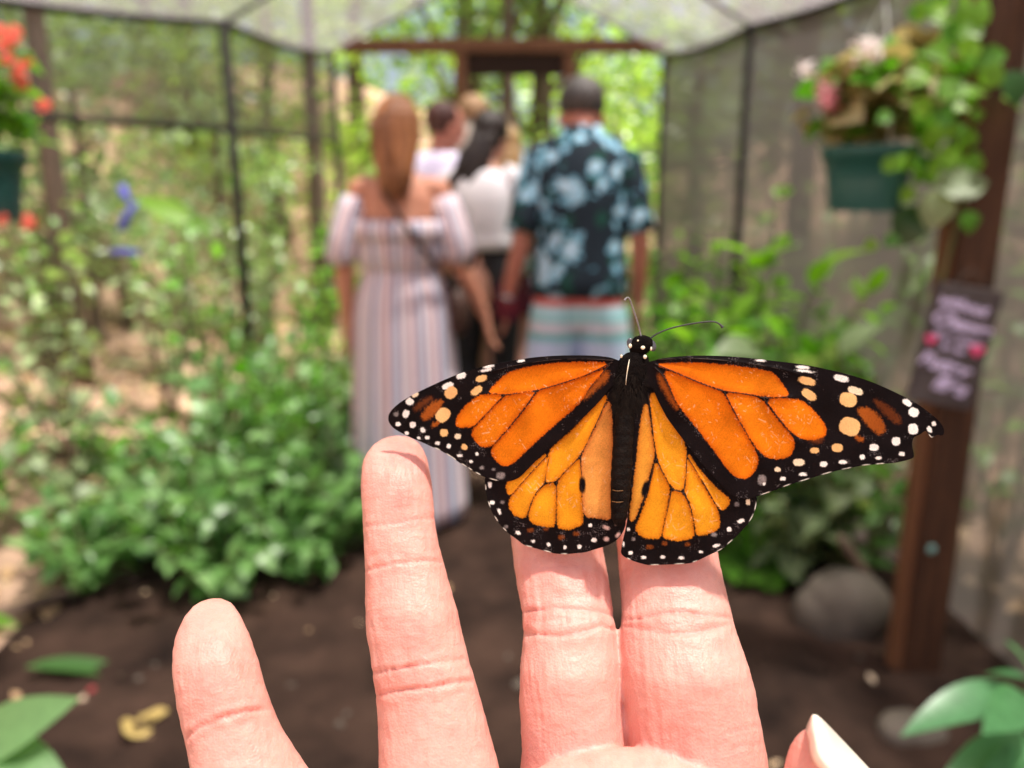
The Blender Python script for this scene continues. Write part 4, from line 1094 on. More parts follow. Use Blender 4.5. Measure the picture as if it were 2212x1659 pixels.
# hanging pots
m_pot = pmat("dark_green_plastic", (0.018, 0.095, 0.085), (0.024, 0.118, 0.105), scale=5, rough=0.42, spec=0.4)
m_wire = pmat("pale_hanger_wire", (0.35, 0.36, 0.33), None, rough=0.5)
m_potsoil = pmat("potting_soil", (0.05, 0.03, 0.02), None, scale=40, rough=0.95, bump=0.8)
def pot(c, r_, h, label, top=2.3):
    t = empty("hanging_pot", (c.x, c.y, c.z - h), 0, label, "plant pot")
    MB().rings([(0.0, r_*0.70, r_*0.70), (0.004, r_*0.72, r_*0.72), (h*0.45, r_*0.81, r_*0.81), (h*0.80, r_*0.89, r_*0.89), (h*0.805, r_*0.93, r_*0.93), (h*0.81, r_*0.97, r_*0.97), (h*0.97, r_, r_), (h, r_*0.99, r_*0.99), (h*0.985, r_*0.94, r_*0.94), (h*0.88, r_*0.90, r_*0.90)], 48).build("pot_wall", m_pot, t)
    MB().tube([(0, 0, 0.0015), (0, 0, 0.006)], r_*0.705, 40).build("pot_floor", m_pot, t)
    MB().tube([(0, 0, h*0.86), (0, 0, h*0.90)], r_*0.895, 40).build("soil", m_potsoil, t)
    for k in range(3):
        a = 2 * math.pi * k / 3 + 0.5
        MB().tube([(math.cos(a)*r_*0.98, math.sin(a)*r_*0.98, h*0.92), (math.cos(a)*r_*0.5, math.sin(a)*r_*0.5, h + r_*1.6), (0, 0, h + r_*2.9)], 0.0022, 6).build("hanger_wire", m_wire, t)
    MB().tube([(0, 0, h + r_*2.9), (0, 0, top - c.z + h)], 0.003, 6).build("hook", m_wire, t)
    return t
pc = at_y(1880, 318, 1.95)
pot_r = pot(pc, 0.113, 0.152, "dark green plastic pot hanging at right with pink and white flowers", 2.28)
lc = at_y(-58, 325, 1.82)
pot_l = pot(lc, 0.105, 0.158, "dark green plastic pot with a blue label hanging at the left edge", 2.3)
# the paper label on the left pot follows the wall
V = []; F = []
for i in range(9):
    a = -1.62 + 0.5 * i / 8
    for zz, rr_ in ((0.025, 0.0790), (0.115, 0.0925)):
        V.append((math.cos(a) * rr_, math.sin(a) * rr_, zz))
for i in range(8): F.append((2*i, 2*i+2, 2*i+3, 2*i+1))
obj("pot_label", mesh_from("pot_label", V, F, pmat("bright_blue_label", (0.03, 0.42, 0.62), (0.05, 0.5, 0.7), scale=20, rough=0.5)), pot_l)

m_petw = leafmat("petal_white_pink", (0.80, 0.66, 0.64), (0.82, 0.74, 0.72), (0.84, 0.80, 0.78), rough=0.7, trans=0.4, spec=0.2, glow=(1, 1, 1))
m_petp = leafmat("petal_pink", (0.72, 0.26, 0.32), (0.80, 0.40, 0.44), (0.82, 0.55, 0.56), rough=0.7, trans=0.4, spec=0.2, glow=(1, 1, 1))
m_petr = leafmat("petal_red", (0.70, 0.13, 0.09), (0.76, 0.19, 0.13), (0.80, 0.30, 0.22), rough=0.7, trans=0.35, spec=0.2, glow=(1, 1, 1))
m_begl = leafmat("leaf_olive_bronze", (0.18, 0.14, 0.05), (0.42, 0.36, 0.16), (0.58, 0.52, 0.32), rough=0.35, trans=0.3, spec=0.55, glow=(1.2, 1.1, 0.8))
PET = {m.name: leaf_mesh("petal", 0.42, 0.2, m, rows=4) for m in (m_petw, m_petp, m_petr)}
BEG = leaf_mesh("leaf", 0.44, 0.35, m_begl)
GRN = leafme("mid", 0.40, 0.35); LIM = leafme("lime", 0.36, 0.35)
def flower_plant(base, label, reach, n_leaf, leafs, n_fl, petal_mats, name, seed, leaf=0.05, up=0.9, pet=0.022, zmax=None, flowers_at=None):
    g = np.random.default_rng(seed)
    t = empty(name, base, 0, label, "flowers")
    sm = MB()
    ends = []
    for k in range(16):
        a = 6.28 * k / 16 + g.uniform(-0.2, 0.2); L_ = reach * g.uniform(0.6, 1.05)
        e = Vector((math.cos(a) * L_, math.sin(a) * L_, up * reach * g.uniform(0.5, 1.5)))
        q = Vector((e.x * 0.3, e.y * 0.3, e.z * 0.7))
        sm.tube([(0.02*math.cos(a), 0.02*math.sin(a), -0.02), q, e], [0.004, 0.003, 0.002], 6); ends.append((q, e))
    sm.build("stems", m_stem, t)
    for k in range(n_leaf):
        q, e = ends[int(g.integers(16))]; u = g.uniform(0.1, 1.0); p_ = q.lerp(e, u) + Vector(g.normal(size=3)) * 0.02
        a = g.uniform(0, 6.28)
        place_leaf(leafs[int(g.integers(len(leafs)))], t, p_, (math.cos(a), math.sin(a), g.uniform(-0.4, 0.5)), leaf * g.uniform(0.7, 1.3), g.normal() * 0.4)
    pts = flowers_at or [ends[int(g.integers(16))][1] + Vector(g.normal(size=3)) * 0.03 + Vector((0, 0, 0.03)) for _ in range(n_fl)]
    for k, c in enumerate(pts):
        me_ = PET[petal_mats[k % len(petal_mats)].name]
        fl = bpy.data.objects.new("flower", None); fl.empty_display_size = 0.01; link(fl, t); fl.location = c
        for j in range(7):
            a = 6.28 * j / 7
            place_leaf(me_, fl, (0, 0, 0), (math.cos(a), -0.5 + 0.6 * math.sin(a), 0.8 * math.sin(a) + 0.3), pet * g.uniform(0.8, 1.2), g.normal() * 0.3, name="petal")
    return t
base = Vector((pc.x, pc.y, pc.z - 0.02))
def rel(px_, py_, y): return at_y(px_, py_, y) - base
fa = [rel(x, y, 1.95 + d) for x, y, d in ((1862,112,-.03),(1885,100,0),(1900,125,-.05),(1868,135,-.06),(1910,108,.02),(1848,150,-.04),(1880,150,-.07),(1895,160,0.0),(1778,190,-.02),(1785,210,-.05),(1775,225,0),(1790,235,-.04),(1780,205,.03),(1735,155,.05),(2005,110,.08),(2015,125,.05))]
flower_plant(base, "bushy olive plant with white and pink blossoms growing in the right pot", 0.125, 300, [BEG, BEG, BEG, GRN], 0, [m_petw, m_petw, m_petw, m_petw, m_petw, m_petw, m_petw, m_petw, m_petp, m_petp, m_petw, m_petp, m_petp, m_petw, m_petw, m_petw], "flowering_plant", 21, leaf=0.078, up=1.35, pet=0.036, flowers_at=fa)
base = Vector((lc.x, lc.y, lc.z - 0.02))
fa = [at_y(x, y, 1.82 + d) - base for x, y, d in ((18,80,-.02),(30,95,0),(10,105,-.04),(38,75,.03),(48,150,-.02),(40,165,0),(58,140,.02),(20,130,-.05),(104,232,.0),(98,228,.01),(5,70,0),(-20,100,0),(70,485,-.03),(62,478,0),(8,478,-.04),(50,185,-.01))]
t = flower_plant(base, "trailing plant with clusters of orange-red blossoms in the left edge pot", 0.15, 190, [GRN, LIM, leafme("lime", 0.30, 0.6)], 0, [m_petr], "flowering_plant", 22, leaf=0.058, up=1.1, pet=0.024, flowers_at=fa)

# climbing vine on the timber post
vb = Vector((1.085, 1.92, 0.9))
t = empty("climbing_vine", vb, 0, "vine with broad leaves climbing the upper half of the timber post", "vine")
vp = [Vector((-0.05, -0.05, 0.0)), Vector((-0.06, -0.06, 0.2)), Vector((-0.03, -0.06, 0.4)), Vector((-0.07, -0.05, 0.6)), Vector((-0.05, -0.06, 0.8)), Vector((-0.02, -0.05, 1.0))]
MB().tube(vp, 0.0045, 8).build("stem", m_stem, t)
BIG = {k: leaf_mesh("leaf", 0.44, 0.25, LM[k], rows=8) for k in ("dark", "sage", "lime", "mid")}
g = np.random.default_rng(31)
def vleaf(k, px_, py_, size, dx, dz, y=1.80, roll=0.0, dy=-0.25):
    q = at_y(px_, py_, y) - vb
    d = Vector((dx, dy, dz)).normalized()
    place_leaf(BIG[k], t, q - d * size * 0.5, d, size, roll, up=(0, -1, 0.35))
for q in (("dark",1965,490,.115,-0.35,-1.0),("sage",2085,392,.125,0.9,0.25),("sage",2020,455,.10,-0.2,-0.9),("lime",2030,110,.11,-0.9,0.2),("lime",2055,170,.12,-0.8,-0.3),("lime",2000,150,.10,-0.6,0.5),("lime",2080,70,.11,0.2,0.8),("lime",2110,30,.12,0.3,0.8),("mid",2040,250,.10,-0.8,-0.2),("lime",1990,230,.09,-0.7,0.3),("mid",2070,290,.10,-0.4,-0.6),("lime",2010,310,.085,-0.9,0.1),("mid",1985,380,.08,-0.3,-0.9),("lime",1960,420,.075,-0.5,-0.7),("mid",1925,520,.07,-0.8,-0.4),("lime",1880,530,.06,-0.7,-0.5),("mid",2095,480,.09,0.2,-0.9),("lime",2045,350,.08,0.1,-0.9),("mid",2150,120,.10,0.8,0.3),("lime",2190,220,.09,0.7,-0.3),("dark",2195,190,.09,0.2,-0.6)):
    vleaf(q[0], q[1], q[2], q[3] * (0.60 if q[0] in ("lime", "mid") else 0.95), q[4], q[5], 1.76 + 0.12 * g.random(), g.normal() * 0.3)
for k in range(90):
    u = g.random(); px_ = 2085 - 60 * u + g.normal() * 52; py_ = -30 + 420 * u
    vleaf(["lime", "lime", "mid"][k % 3], px_, py_, 0.028 + 0.038 * g.random(), g.normal(), g.normal() * 0.8 - 0.2, 1.74 + 0.3 * g.random(), g.normal() * 0.5)

# stones
m_stone = pmat("grey_river_stone", (0.155, 0.130, 0.105), (0.095, 0.080, 0.064), scale=6, rough=0.85, bump=0.35, bscale=22, spec=0.2)
def stone(px_, py_, rx, ry, rz_, label, seed, dz=0.5, name="boulder"):
    c = on_ground(px_, py_); g = np.random.default_rng(seed)
    ph = g.uniform(0, 6, 6)
    def fn(p):
        k = 1 + 0.09 * math.sin(2.2 * p.x + ph[0]) + 0.08 * math.sin(2.6 * p.y + ph[1]) + 0.07 * math.sin(2.9 * p.z + ph[2] + p.x) + 0.015 * math.sin(9 * p.x + 7 * p.z + ph[3])
        return p * k
    o = MB().ellipsoid((0, 0, 0), (rx, ry, rz_), 36, 24, fn).build(name, m_stone, None, loc=(c.x, c.y, rz_ * dz))
    o.rotation_euler = (0, R(14), g.uniform(-0.4, 0.4))
    return tag(o, label, "stone")
stone(1805, 1372, 0.140, 0.115, 0.115, "large smooth grey boulder on the soil left of the timber post", 3, 0.72)
stone(1955, 1612, 0.095, 0.075, 0.06, "flat tan stone low at the bottom right beside the green plant", 4, 0.5, "flat_stone")
g = np.random.default_rng(51)
SM = [mesh_from("pebble", MB().ellipsoid((0, 0, 0), (1, 0.8, 0.6), 10, 8, lambda p, k=k: p * (1 + 0.12 * math.sin(3 * p.x + k) + 0.1 * math.sin(4 * p.y + 2 * k))).v, MB().ellipsoid((0, 0, 0), (1, 1, 1), 10, 8).f, m_stone, True) for k in range(3)]
for i in range(20):
    px_, py_ = (g.uniform(1500, 1950), g.uniform(1380, 1700)) if i % 2 else (g.uniform(250, 1150), g.uniform(1330, 1700))
    c = on_ground(px_, py_)
    o = obj("pebble", SM[i % 3], None, (c.x, c.y, 0.035), (0, 0, g.uniform(0, 6)), [g.uniform(0.008, 0.022)] * 3)
    tag(o, "small pebble lying on the dark soil of the path", "pebble", "pebbles on the path soil")
# fallen leaves
m_yl = leafmat("yellowed_leaf", (0.42, 0.30, 0.09), (0.46, 0.34, 0.12), (0.5, 0.38, 0.15), rough=0.7, trans=0.15)
c = on_ground(312, 1602)
V = []; F = []; n = 26
for i in range(n + 1):
    a = 0.5 + 5.3 * i / n; r0, r1 = 0.022, 0.052 * (1 + 0.18 * math.sin(3 * a))
    V += [(math.cos(a) * r0, math.sin(a) * r0 * 0.9, 0.012 + 0.004 * math.sin(5 * a)), (math.cos(a) * r1, math.sin(a) * r1 * 0.9, 0.022 + 0.012 * math.sin(2 * a))]
for i in range(n): F.append((2*i, 2*i+1, 2*i+3, 2*i+2))
o = obj("fallen_leaf", mesh_from("fallen_leaf", V, F, m_yl, True), None, (c.x, c.y, 0.035)); o.modifiers.new("s", 'SOLIDIFY').thickness = 0.002
tag(o, "curled yellow dead leaf on the soil at the lower left", "leaf")
a = on_ground(60, 1490); b = on_ground(345, 1465)
fl = leaf_mesh("fallen_leaf", 0.11, 0.25, LM["dark"], rows=10)
o = obj("fallen_leaf", fl, None); d = (b - a).normalized(); x = d.cross(Vector((0, 0, 1))).normalized()
o.matrix_world = Matrix.Translation(a + Vector((0, 0, 0.07))) @ Matrix((x, d, x.cross(d))).transposed().to_4x4() @ Matrix.Diagonal(((b - a).length,) * 3 + (1,))
tag(o, "long dark green leaf arching over the soil at lower left", "leaf")
c = on_ground(10, 1365)
o = obj("fallen_leaf", leaf_mesh("fallen_leaf", 0.16, 0.2, LM["lime"]), None, (c.x - 0.1, c.y, 0.05), (0, 0.2, R(-95)), (0.16,) * 3)
tag(o, "narrow bright green leaf lying at the left edge of the soil", "leaf")
m_redb = pmat("red_berry", (0.30, 0.035, 0.04), None, scale=30, rough=0.4)
for i, (x, y) in enumerate(((202, 1517), (310, 1527))):
    c = on_ground(x, y)
    tag(MB().ellipsoid((0, 0, 0), (0.012, 0.012, 0.011), 12, 8).build("berry", m_redb, None, loc=(c.x, c.y, 0.035)), ("dull red berry on the soil nearer the bottom left leaf", "dull red berry on the soil just above the curled yellow leaf")[i], "berry")
# ================================================================== the hand held up in front of the lens (built at its real size, about 13 cm away)
def cam_to_world(P):
    """points given as (right, up, forward) metres from the lens -> world"""
    P = np.asarray(P, dtype=float)
    return np.array(CAM)[None, :] + P[:, 0:1] * np.array(RIGHT) + P[:, 1:2] * np.array(UP) + P[:, 2:3] * np.array(FWD)

def px3(px, py, d):
    return ((px - CX) / FPX * d, (CY - py) / FPX * d, d)

def interp(tab, x):
    t = np.array(tab, dtype=float)
    return np.interp(x, t[:, 0], t[:, 1])

def smooth_interp(tab, x, win=9):
    return interp(tab, x)

class Finger:
    """a finger as a stack of slices: edge lines left and right, depth of the bone line, flatness"""
    def __init__(s, left, right, depth, top, bottom, flat=0.9):
        s.left, s.right, s.depth, s.top, s.bottom, s.flat = left, right, depth, top, bottom, flat
    def rings(s, step=2.6, n=72):
        ys = [s.top + 0.15]
        k = 0.25
        while ys[-1] < s.bottom:
            ys.append(ys[-1] + min(step, k)); k *= 1.35
        ys = np.array(ys)
        def sm(tab, y):
            t = np.array(tab, dtype=float)
            base = np.interp(y, t[:, 1], t[:, 0])
            out = np.zeros_like(y); wsum = 0
            for o_ in (-14, -7, 0, 7, 14):
                w_ = math.exp(-(o_ / 9.0) ** 2)
                yy = np.clip(y + o_ * np.clip((y - s.top) / 45.0, 0, 1), s.top, None)
                out += w_ * np.interp(yy, t[:, 1], t[:, 0]); wsum += w_
            return out / wsum
        xl, xr = sm(s.left, ys), sm(s.right, ys)
        d = interp(s.depth, ys)
        hw = (xr - xl) / 2
        cx = (xr + xl) / 2
        # round the very tip
        top_c = None
        V = []
        for y, c, h, dd in zip(ys, cx, hw, d):
            a = (c - CX) / FPX * dd; hx = h / FPX * dd; yy = (CY - y) / FPX * dd
            th = np.linspace(0, 2 * math.pi, n, endpoint=False)
            cs, sn = np.cos(th), np.sin(th)
            V.append(np.stack([a + hx * np.sign(cs) * np.abs(cs) ** 0.92, np.full(n, yy), dd + hx * s.flat * sn], axis=1))
        V = np.concatenate(V)
        m = len(ys)
        F = []
        for i in range(m - 1):
            for k in range(n):
                k2 = (k + 1) % n
                F.append((i*n+k, (i+1)*n+k, (i+1)*n+k2, i*n+k2))
        F.append(tuple(range(n)))
        F.append(tuple((m - 1) * n + k for k in range(n - 1, -1, -1)))
        return V, F

PINKY = Finger(
    [(455,1294.6),(440,1297),(425,1304),(413,1314),(402,1328),(391,1350),(384,1373),(379.6,1414),(380,1450),(384,1487),(397.6,1550),(409,1596),(414,1625),(420,1659),(440,1720),(500,1850),(560,2000)],
    [(462,1294.6),(478,1297),(490,1301.5),(502,1311),(511,1324),(521,1342),(543,1400),(561,1460),(579,1523),(606,1587),(626,1620),(647,1655),(690,1720),(770,1850),(830,2000)],
    [(1290,0.1405),(1305,0.1382),(1330,0.1355),(1365,0.1332),(1410,0.1315),(1480,0.1300),(1560,0.1290),(1659,0.1275),(2000,0.118)], 1294.6, 1990)
RING = Finger(
    [(855,940.6),(840,942.5),(824,948),(809,959),(797,973),(788,988),(783.6,1000.6),(781,1041.5),(783.6,1109.7),(788,1178),(790,1223),(790,1291),(792.6,1359.6),(804,1428),(815,1505),(817.6,1564),(820,1655),(830,1800),(850,1990)],
    [(862,940.6),(878,942.5),(893,948.3),(904,957),(913,968.8),(920,983),(924.4,996),(933.5,1055),(938,1123),(947,1178),(963,1237),(983.5,1305),(1001.7,1382),(1015,1437),(1033.5,1496),(1056,1578),(1076.6,1655),(1110,1800),(1130,1990)],
    [(940,0.1520),(955,0.1494),(980,0.1466),(1015,0.1442),(1060,0.1424),(1120,0.1405),(1170,0.1390),(1300,0.1360),(1460,0.1328),(1560,0.1316),(1659,0.1300),(2000,0.118)], 940.6, 1990)
MIDDLE = Finger(
    [(1180,866),(1150,872),(1128,886),(1112,910),(1100,960),(1098,1050),(1103.8,1164.7),(1107.8,1200),(1115.7,1256),(1127.6,1319),(1131.6,1359),(1127.6,1406.7),(1123.6,1454),(1121.7,1514),(1125.6,1573),(1128,1625),(1120,1700),(1110,1800)],
    [(1192,866),(1225,872),(1250,886),(1268,910),(1282,960),(1292,1050),(1300,1164.7),(1303,1190),(1310,1228),(1320,1287.7),(1326,1343),(1330,1383),(1336,1422.6),(1341,1494),(1348,1553.5),(1356,1617),(1385,1700),(1400,1800)],
    [(860,0.1600),(1000,0.1545),(1200,0.1460),(1350,0.1375),(1430,0.1350),(1540,0.1338),(1659,0.1325),(1800,0.126)], 866, 1790)
INDEX = Finger(
    [(1408,886),(1378,892),(1358,906),(1345,930),(1336,980),(1332,1080),(1332,1168.6),(1336,1216),(1341,1275.8),(1344,1335),(1339,1383),(1340,1414.6),(1343,1474),(1350,1553.5),(1357,1621),(1350,1700),(1345,1800)],
    [(1420,886),(1455,892),(1478,906),(1495,930),(1510,980),(1532,1100),(1548,1196.4),(1562,1256),(1576,1319),(1582,1343),(1598,1391),(1613.7,1434.5),(1627.6,1494),(1637.5,1553.5),(1649.4,1613),(1656.5,1659),(1672,1740),(1680,1800)],
    [(880,0.1580),(1000,0.1530),(1200,0.1445),(1350,0.1365),(1430,0.1338),(1540,0.1325),(1659,0.1310),(1800,0.124)], 886, 1790)
THUMB = Finger(
    [(1752,1571),(1744,1575.5),(1739.7,1579.4),(1730,1587),(1721.8,1595.8),(1710,1619.6),(1702.5,1639),(1698.8,1658),(1694,1700),(1690,1780),(1680,1900),(1640,2060)],
    [(1760,1571),(1776,1576),(1786,1583),(1801,1592),(1812,1603),(1832,1625),(1849,1643),(1862,1658),(1895,1695),(1960,1780),(2020,1900),(2050,2060)],
    [(1570,0.1130),(1700,0.1135),(1900,0.1140),(2060,0.114)], 1571, 2060, 0.8)
PAD = Finger(
    [(1372,1622),(1340,1623),(1310,1625.5),(1280,1630),(1250,1637),(1205,1650),(1160,1668),(1100,1710),(1060,1790),(1030,1900),(1010,2000)],
    [(1380,1622),(1420,1624),(1450,1628),(1475,1633.5),(1495,1640),(1520,1650),(1548,1663),(1610,1710),(1660,1790),(1720,1900),(1760,2000)],
    [(1620,0.1238),(1660,0.1225),(1700,0.1212),(1850,0.1165),(2000,0.112)], 1622, 1995, 0.42)
FINGERS = [PINKY, RING, MIDDLE, INDEX, THUMB]

_hm = MB()
for fg in FINGERS + [PAD]:
    v, f = fg.rings()
    _hm.add([tuple(q) for q in v], f)
# palm, wrist and forearm, dropping away below the lens
palm = [(0.004,-0.068,0.121,0.034,0.009),(0.006,-0.078,0.117,0.040,0.0115),(0.010,-0.092,0.111,0.0425,0.013),(0.014,-0.108,0.104,0.0425,0.015),(0.018,-0.126,0.097,0.040,0.0165),
        (0.022,-0.142,0.090,0.034,0.017),(0.026,-0.156,0.083,0.0285,0.0175),(0.030,-0.172,0.074,0.0265,0.018),(0.040,-0.205,0.050,0.029,0.022),(0.055,-0.25,0.008,0.034,0.028),(0.072,-0.30,-0.05,0.040,0.034),(0.082,-0.33,-0.09,0.042,0.036)]
_hm.tube([(p[0], p[1], p[2]) for p in palm], [(p[3], p[4]) for p in palm], 40, up=(0, 0.3, 1))
# ball of the thumb joins thumb and palm
_hm.tube([px3(1790, 1800, 0.114), px3(1840, 1950, 0.1145), (0.047, -0.092, 0.110), (0.040, -0.115, 0.101), (0.028, -0.140, 0.091)],
         [0.011, 0.0135, 0.017, 0.018, 0.013], 32)
_n = len(_hm.v)
_hv = np.array(_hm.v)
HAND_AT = np.array(cam_to_world([[0.02, -0.07, 0.12]])[0])

m_skin, nt, out = _new("hand_skin")
p = nt.nodes.new("ShaderNodeBsdfPrincipled"); nt.links.new(p.outputs[0], out.inputs[0])
_a = nt.nodes.new("ShaderNodeAttribute"); _a.attribute_name = "skin"
_tc = nt.nodes.new("ShaderNodeTexCoord").outputs["Object"]
_c = _mix(nt, _ramp(nt, _noise(nt, 190, 6, 0.6, _tc), [(0.3, (0,)), (0.72, (0.55,))]), _a.outputs["Color"], (0.74, 0.40, 0.33))
_c = _mix(nt, _ramp(nt, _noise(nt, 900, 3, 0.6, _tc), [(0.35, (0,)), (0.75, (0.28,))]), _c, (0.62, 0.25, 0.20))
nt.links.new(_c, p.inputs["Base Color"])
p.inputs["Roughness"].default_value = 0.44
p.inputs["Specular IOR Level"].default_value = 0.36
p.inputs["Subsurface Weight"].default_value = 0.35
p.inputs["Subsurface Radius"].default_value = (0.9, 0.32, 0.18)
p.inputs["Subsurface Scale"].default_value = 0.0028
# skin lines: fine lengthwise furrows, cross lines and pores
_b1 = nt.nodes.new("ShaderNodeBump"); _b1.inputs["Strength"].default_value = 0.5; _b1.inputs["Distance"].default_value = 0.0005
nt.links.new(_noise(nt, 620, 5, 0.65, _tc, (1.0, 0.25, 0.16)), _b1.inputs["Height"])
_b2 = nt.nodes.new("ShaderNodeBump"); _b2.inputs["Strength"].default_value = 0.28; _b2.inputs["Distance"].default_value = 0.0004
nt.links.new(_noise(nt, 900, 4, 0.6, _tc, (0.22, 1, 1.0)), _b2.inputs["Height"])
nt.links.new(_b1.outputs[0], _b2.inputs["Normal"])
_b3 = nt.nodes.new("ShaderNodeBump"); _b3.inputs["Strength"].default_value = 0.22; _b3.inputs["Distance"].default_value = 0.0003
_vor = nt.nodes.new("ShaderNodeTexVoronoi"); _vor.inputs["Scale"].default_value = 2400; nt.links.new(_tc, _vor.inputs["Vector"])
nt.links.new(_vor.outputs["Distance"], _b3.inputs["Height"])
nt.links.new(_b2.outputs[0], _b3.inputs["Normal"])
nt.links.new(_b3.outputs[0], p.inputs["Normal"])

hand_root = empty("person", HAND_AT, 0, "open hand of the person taking the picture, palm to the lens, butterfly on the fingertips", "hand")
_tmp = mesh_from("hand", _hv, _hm.f, m_skin, True)
hand = obj("hand", _tmp, None)
apply_remesh(hand, 0.00046, 3)
me = hand.data
N = len(me.vertices)
co = np.empty(N * 3, dtype=np.float32); me.vertices.foreach_get("co", co); co = co.reshape(-1, 3).astype(float)
no = np.empty(N * 3, dtype=np.float32); me.vertices.foreach_get("normal", no); no = no.reshape(-1, 3).astype(float)
X = co[:, 0] / co[:, 2] * FPX + CX; Y = CY - co[:, 1] / co[:, 2] * FPX
front = np.clip(-no[:, 2] * 1.4 + 0.25, 0, 1)
near = co[:, 2] > 0.095
disp = np.zeros(N)
red = np.zeros(N)
def fpos(fg, Y):
    l = np.array(fg.left, dtype=float); r = np.array(fg.right, dtype=float)
    a = np.interp(Y, l[:, 1], l[:, 0]); b = np.interp(Y, r[:, 1], r[:, 0])
    return a, b
def crease(fg, pts, depth, width, redness=0.5, fade=0.12):
    """a fold across the finger along image points pts"""
    pts = np.array(pts, dtype=float)
    a, b = fpos(fg, Y)
    yc = np.interp(X, pts[:, 0], pts[:, 1])
    yc = yc + 1.6 * (vnoise(X, Y * 0, 9.0, int(pts[0, 0])) - 0.5)
    inside = near & (X > a - 6) & (X < b + 6)
    along = np.clip((X - pts[0, 0]) / (fade * 90) + 0.5, 0, 1) * np.clip((pts[-1, 0] - X) / (fade * 90) + 0.5, 0, 1)
    k_ = int(pts[0, 0] + pts[0, 1])
    dd = (Y - yc) / (width * (0.75 + 0.9 * vnoise(X, Y * 0, 22.0, k_ + 1)))
    amp = np.clip(0.35 + 1.1 * vnoise(X, Y * 0.2, 26.0, k_ + 2), 0.2, 1.25)
    g = np.exp(-np.abs(dd) ** 1.5) * along * inside * front * amp
    up_ = np.exp(-((dd - 3.6) / 3.0) ** 2) * along * inside * front
    dn_ = np.exp(-((dd + 3.6) / 3.0) ** 2) * along * inside * front
    g3 = np.exp(-(dd / 5.5) ** 2) * along * inside * front
    global disp, red
    disp = disp - 0.85 * depth * g + 0.30 * depth * (up_ + dn_)
    red = red + redness * (0.38 * g + 0.30 * g3)
def swell(fg, xc, yc, rx, ry, h, redness=0.0):
    global disp, red
    a, b = fpos(fg, Y)
    g = np.exp(-((X - xc) / rx) ** 2 - ((Y - yc) / ry) ** 2) * near * front * ((X > a - 8) & (X < b + 8))
    disp = disp + h * g
    red = red + redness * g
MM = 0.001
# little finger
crease(PINKY, [(398,1596),(430,1574),(480,1551),(530,1537),(584,1532)], 0.55*MM, 3.2, 0.8)
crease(PINKY, [(405,1586),(450,1556),(500,1540),(560,1530)], 0.25*MM, 2.4, 0.4)
for k in range(9):
    crease(PINKY, [(415+2*k,1500+9*k),(440+3*k,1490+9*k),(470+3*k,1484+9*k)], 0.10*MM, 1.7, 0.08)
swell(PINKY, 470, 1440, 70, 80, 0.5*MM, 0.22)
swell(PINKY, 505, 1500, 40, 50, 0.2*MM, 0.2)
# ring finger
crease(RING, [(786,1138),(830,1133),(870,1128),(905,1121),(940,1119)], 0.28*MM, 2.6, 0.42)
crease(RING, [(788,1232),(830,1222),(870,1216),(915,1211),(958,1214)], 0.40*MM, 2.8, 0.5)
crease(RING, [(800,1452),(850,1446),(900,1437),(950,1429),(1012,1424)], 0.42*MM, 2.8, 0.55)
crease(RING, [(812,1502),(850,1494),(900,1487),(940,1483),(985,1474),(1025,1470)], 0.55*MM, 3.0, 0.8)
crease(RING, [(815,1484),(860,1474),(915,1470),(980,1452)], 0.16*MM, 2.0, 0.3)
crease(RING, [(795,1328),(850,1318),(900,1312)], 0.10*MM, 2.0, 0.1)
swell(RING, 858, 1055, 62, 58, 0.5*MM, 0.35)
swell(RING, 870, 1175, 66, 32, 0.35*MM, 0.12)
swell(RING, 890, 1335, 80, 75, 0.6*MM, 0.2)
swell(RING, 920, 1460, 70, 22, 0.30*MM, 0.25)
# middle finger
crease(MIDDLE, [(1122,1322),(1165,1318),(1205,1314),(1250,1318),(1300,1322),(1326,1330)], 0.40*MM, 3.0, 0.65)
crease(MIDDLE, [(1126,1366),(1170,1371),(1215,1375),(1265,1364),(1300,1352),(1330,1362)], 0.50*MM, 3.2, 0.75)
crease(MIDDLE, [(1118,1225),(1180,1228),(1250,1222),(1308,1236)], 0.14*MM, 2.2, 0.15)
crease(MIDDLE, [(1150,1345),(1210,1340),(1300,1340)], 0.14*MM, 2.0, 0.3)
swell(MIDDLE, 1212, 1346, 75, 18, 0.30*MM, 0.3)
swell(MIDDLE, 1215, 1500, 80, 90, 0.7*MM, 0.05)
swell(MIDDLE, 1220, 1250, 75, 45, 0.4*MM, 0.4)
# first finger
crease(INDEX, [(1346,1340),(1385,1336),(1430,1327),(1480,1322),(1520,1330),(1578,1334)], 0.50*MM, 3.0, 0.75)
crease(INDEX, [(1345,1352),(1400,1362),(1440,1370),(1490,1370),(1545,1357),(1583,1344)], 0.42*MM, 3.4, 0.6)
crease(INDEX, [(1370,1540),(1430,1528),(1500,1524),(1560,1532)], 0.10*MM, 2.2, 0.1)
crease(INDEX, [(1540,1596),(1580,1580),(1635,1570)], 0.18*MM, 2.2, 0.15)
crease(INDEX, [(1560,1628),(1600,1612),(1645,1606)], 0.14*MM, 2.0, 0.1)
swell(INDEX, 1460, 1346, 85, 16, 0.25*MM, 0.3)
swell(INDEX, 1455, 1250, 85, 60, 0.4*MM, 0.5)
swell(INDEX, 1480, 1470, 95, 85, 0.8*MM, 0.25)
swell(INDEX, 1440, 1590, 80, 45, 0.2*MM, 0.4)
# thumb pad
swell(THUMB, 1735, 1640, 40, 50, 0.1*MM, 0.35)
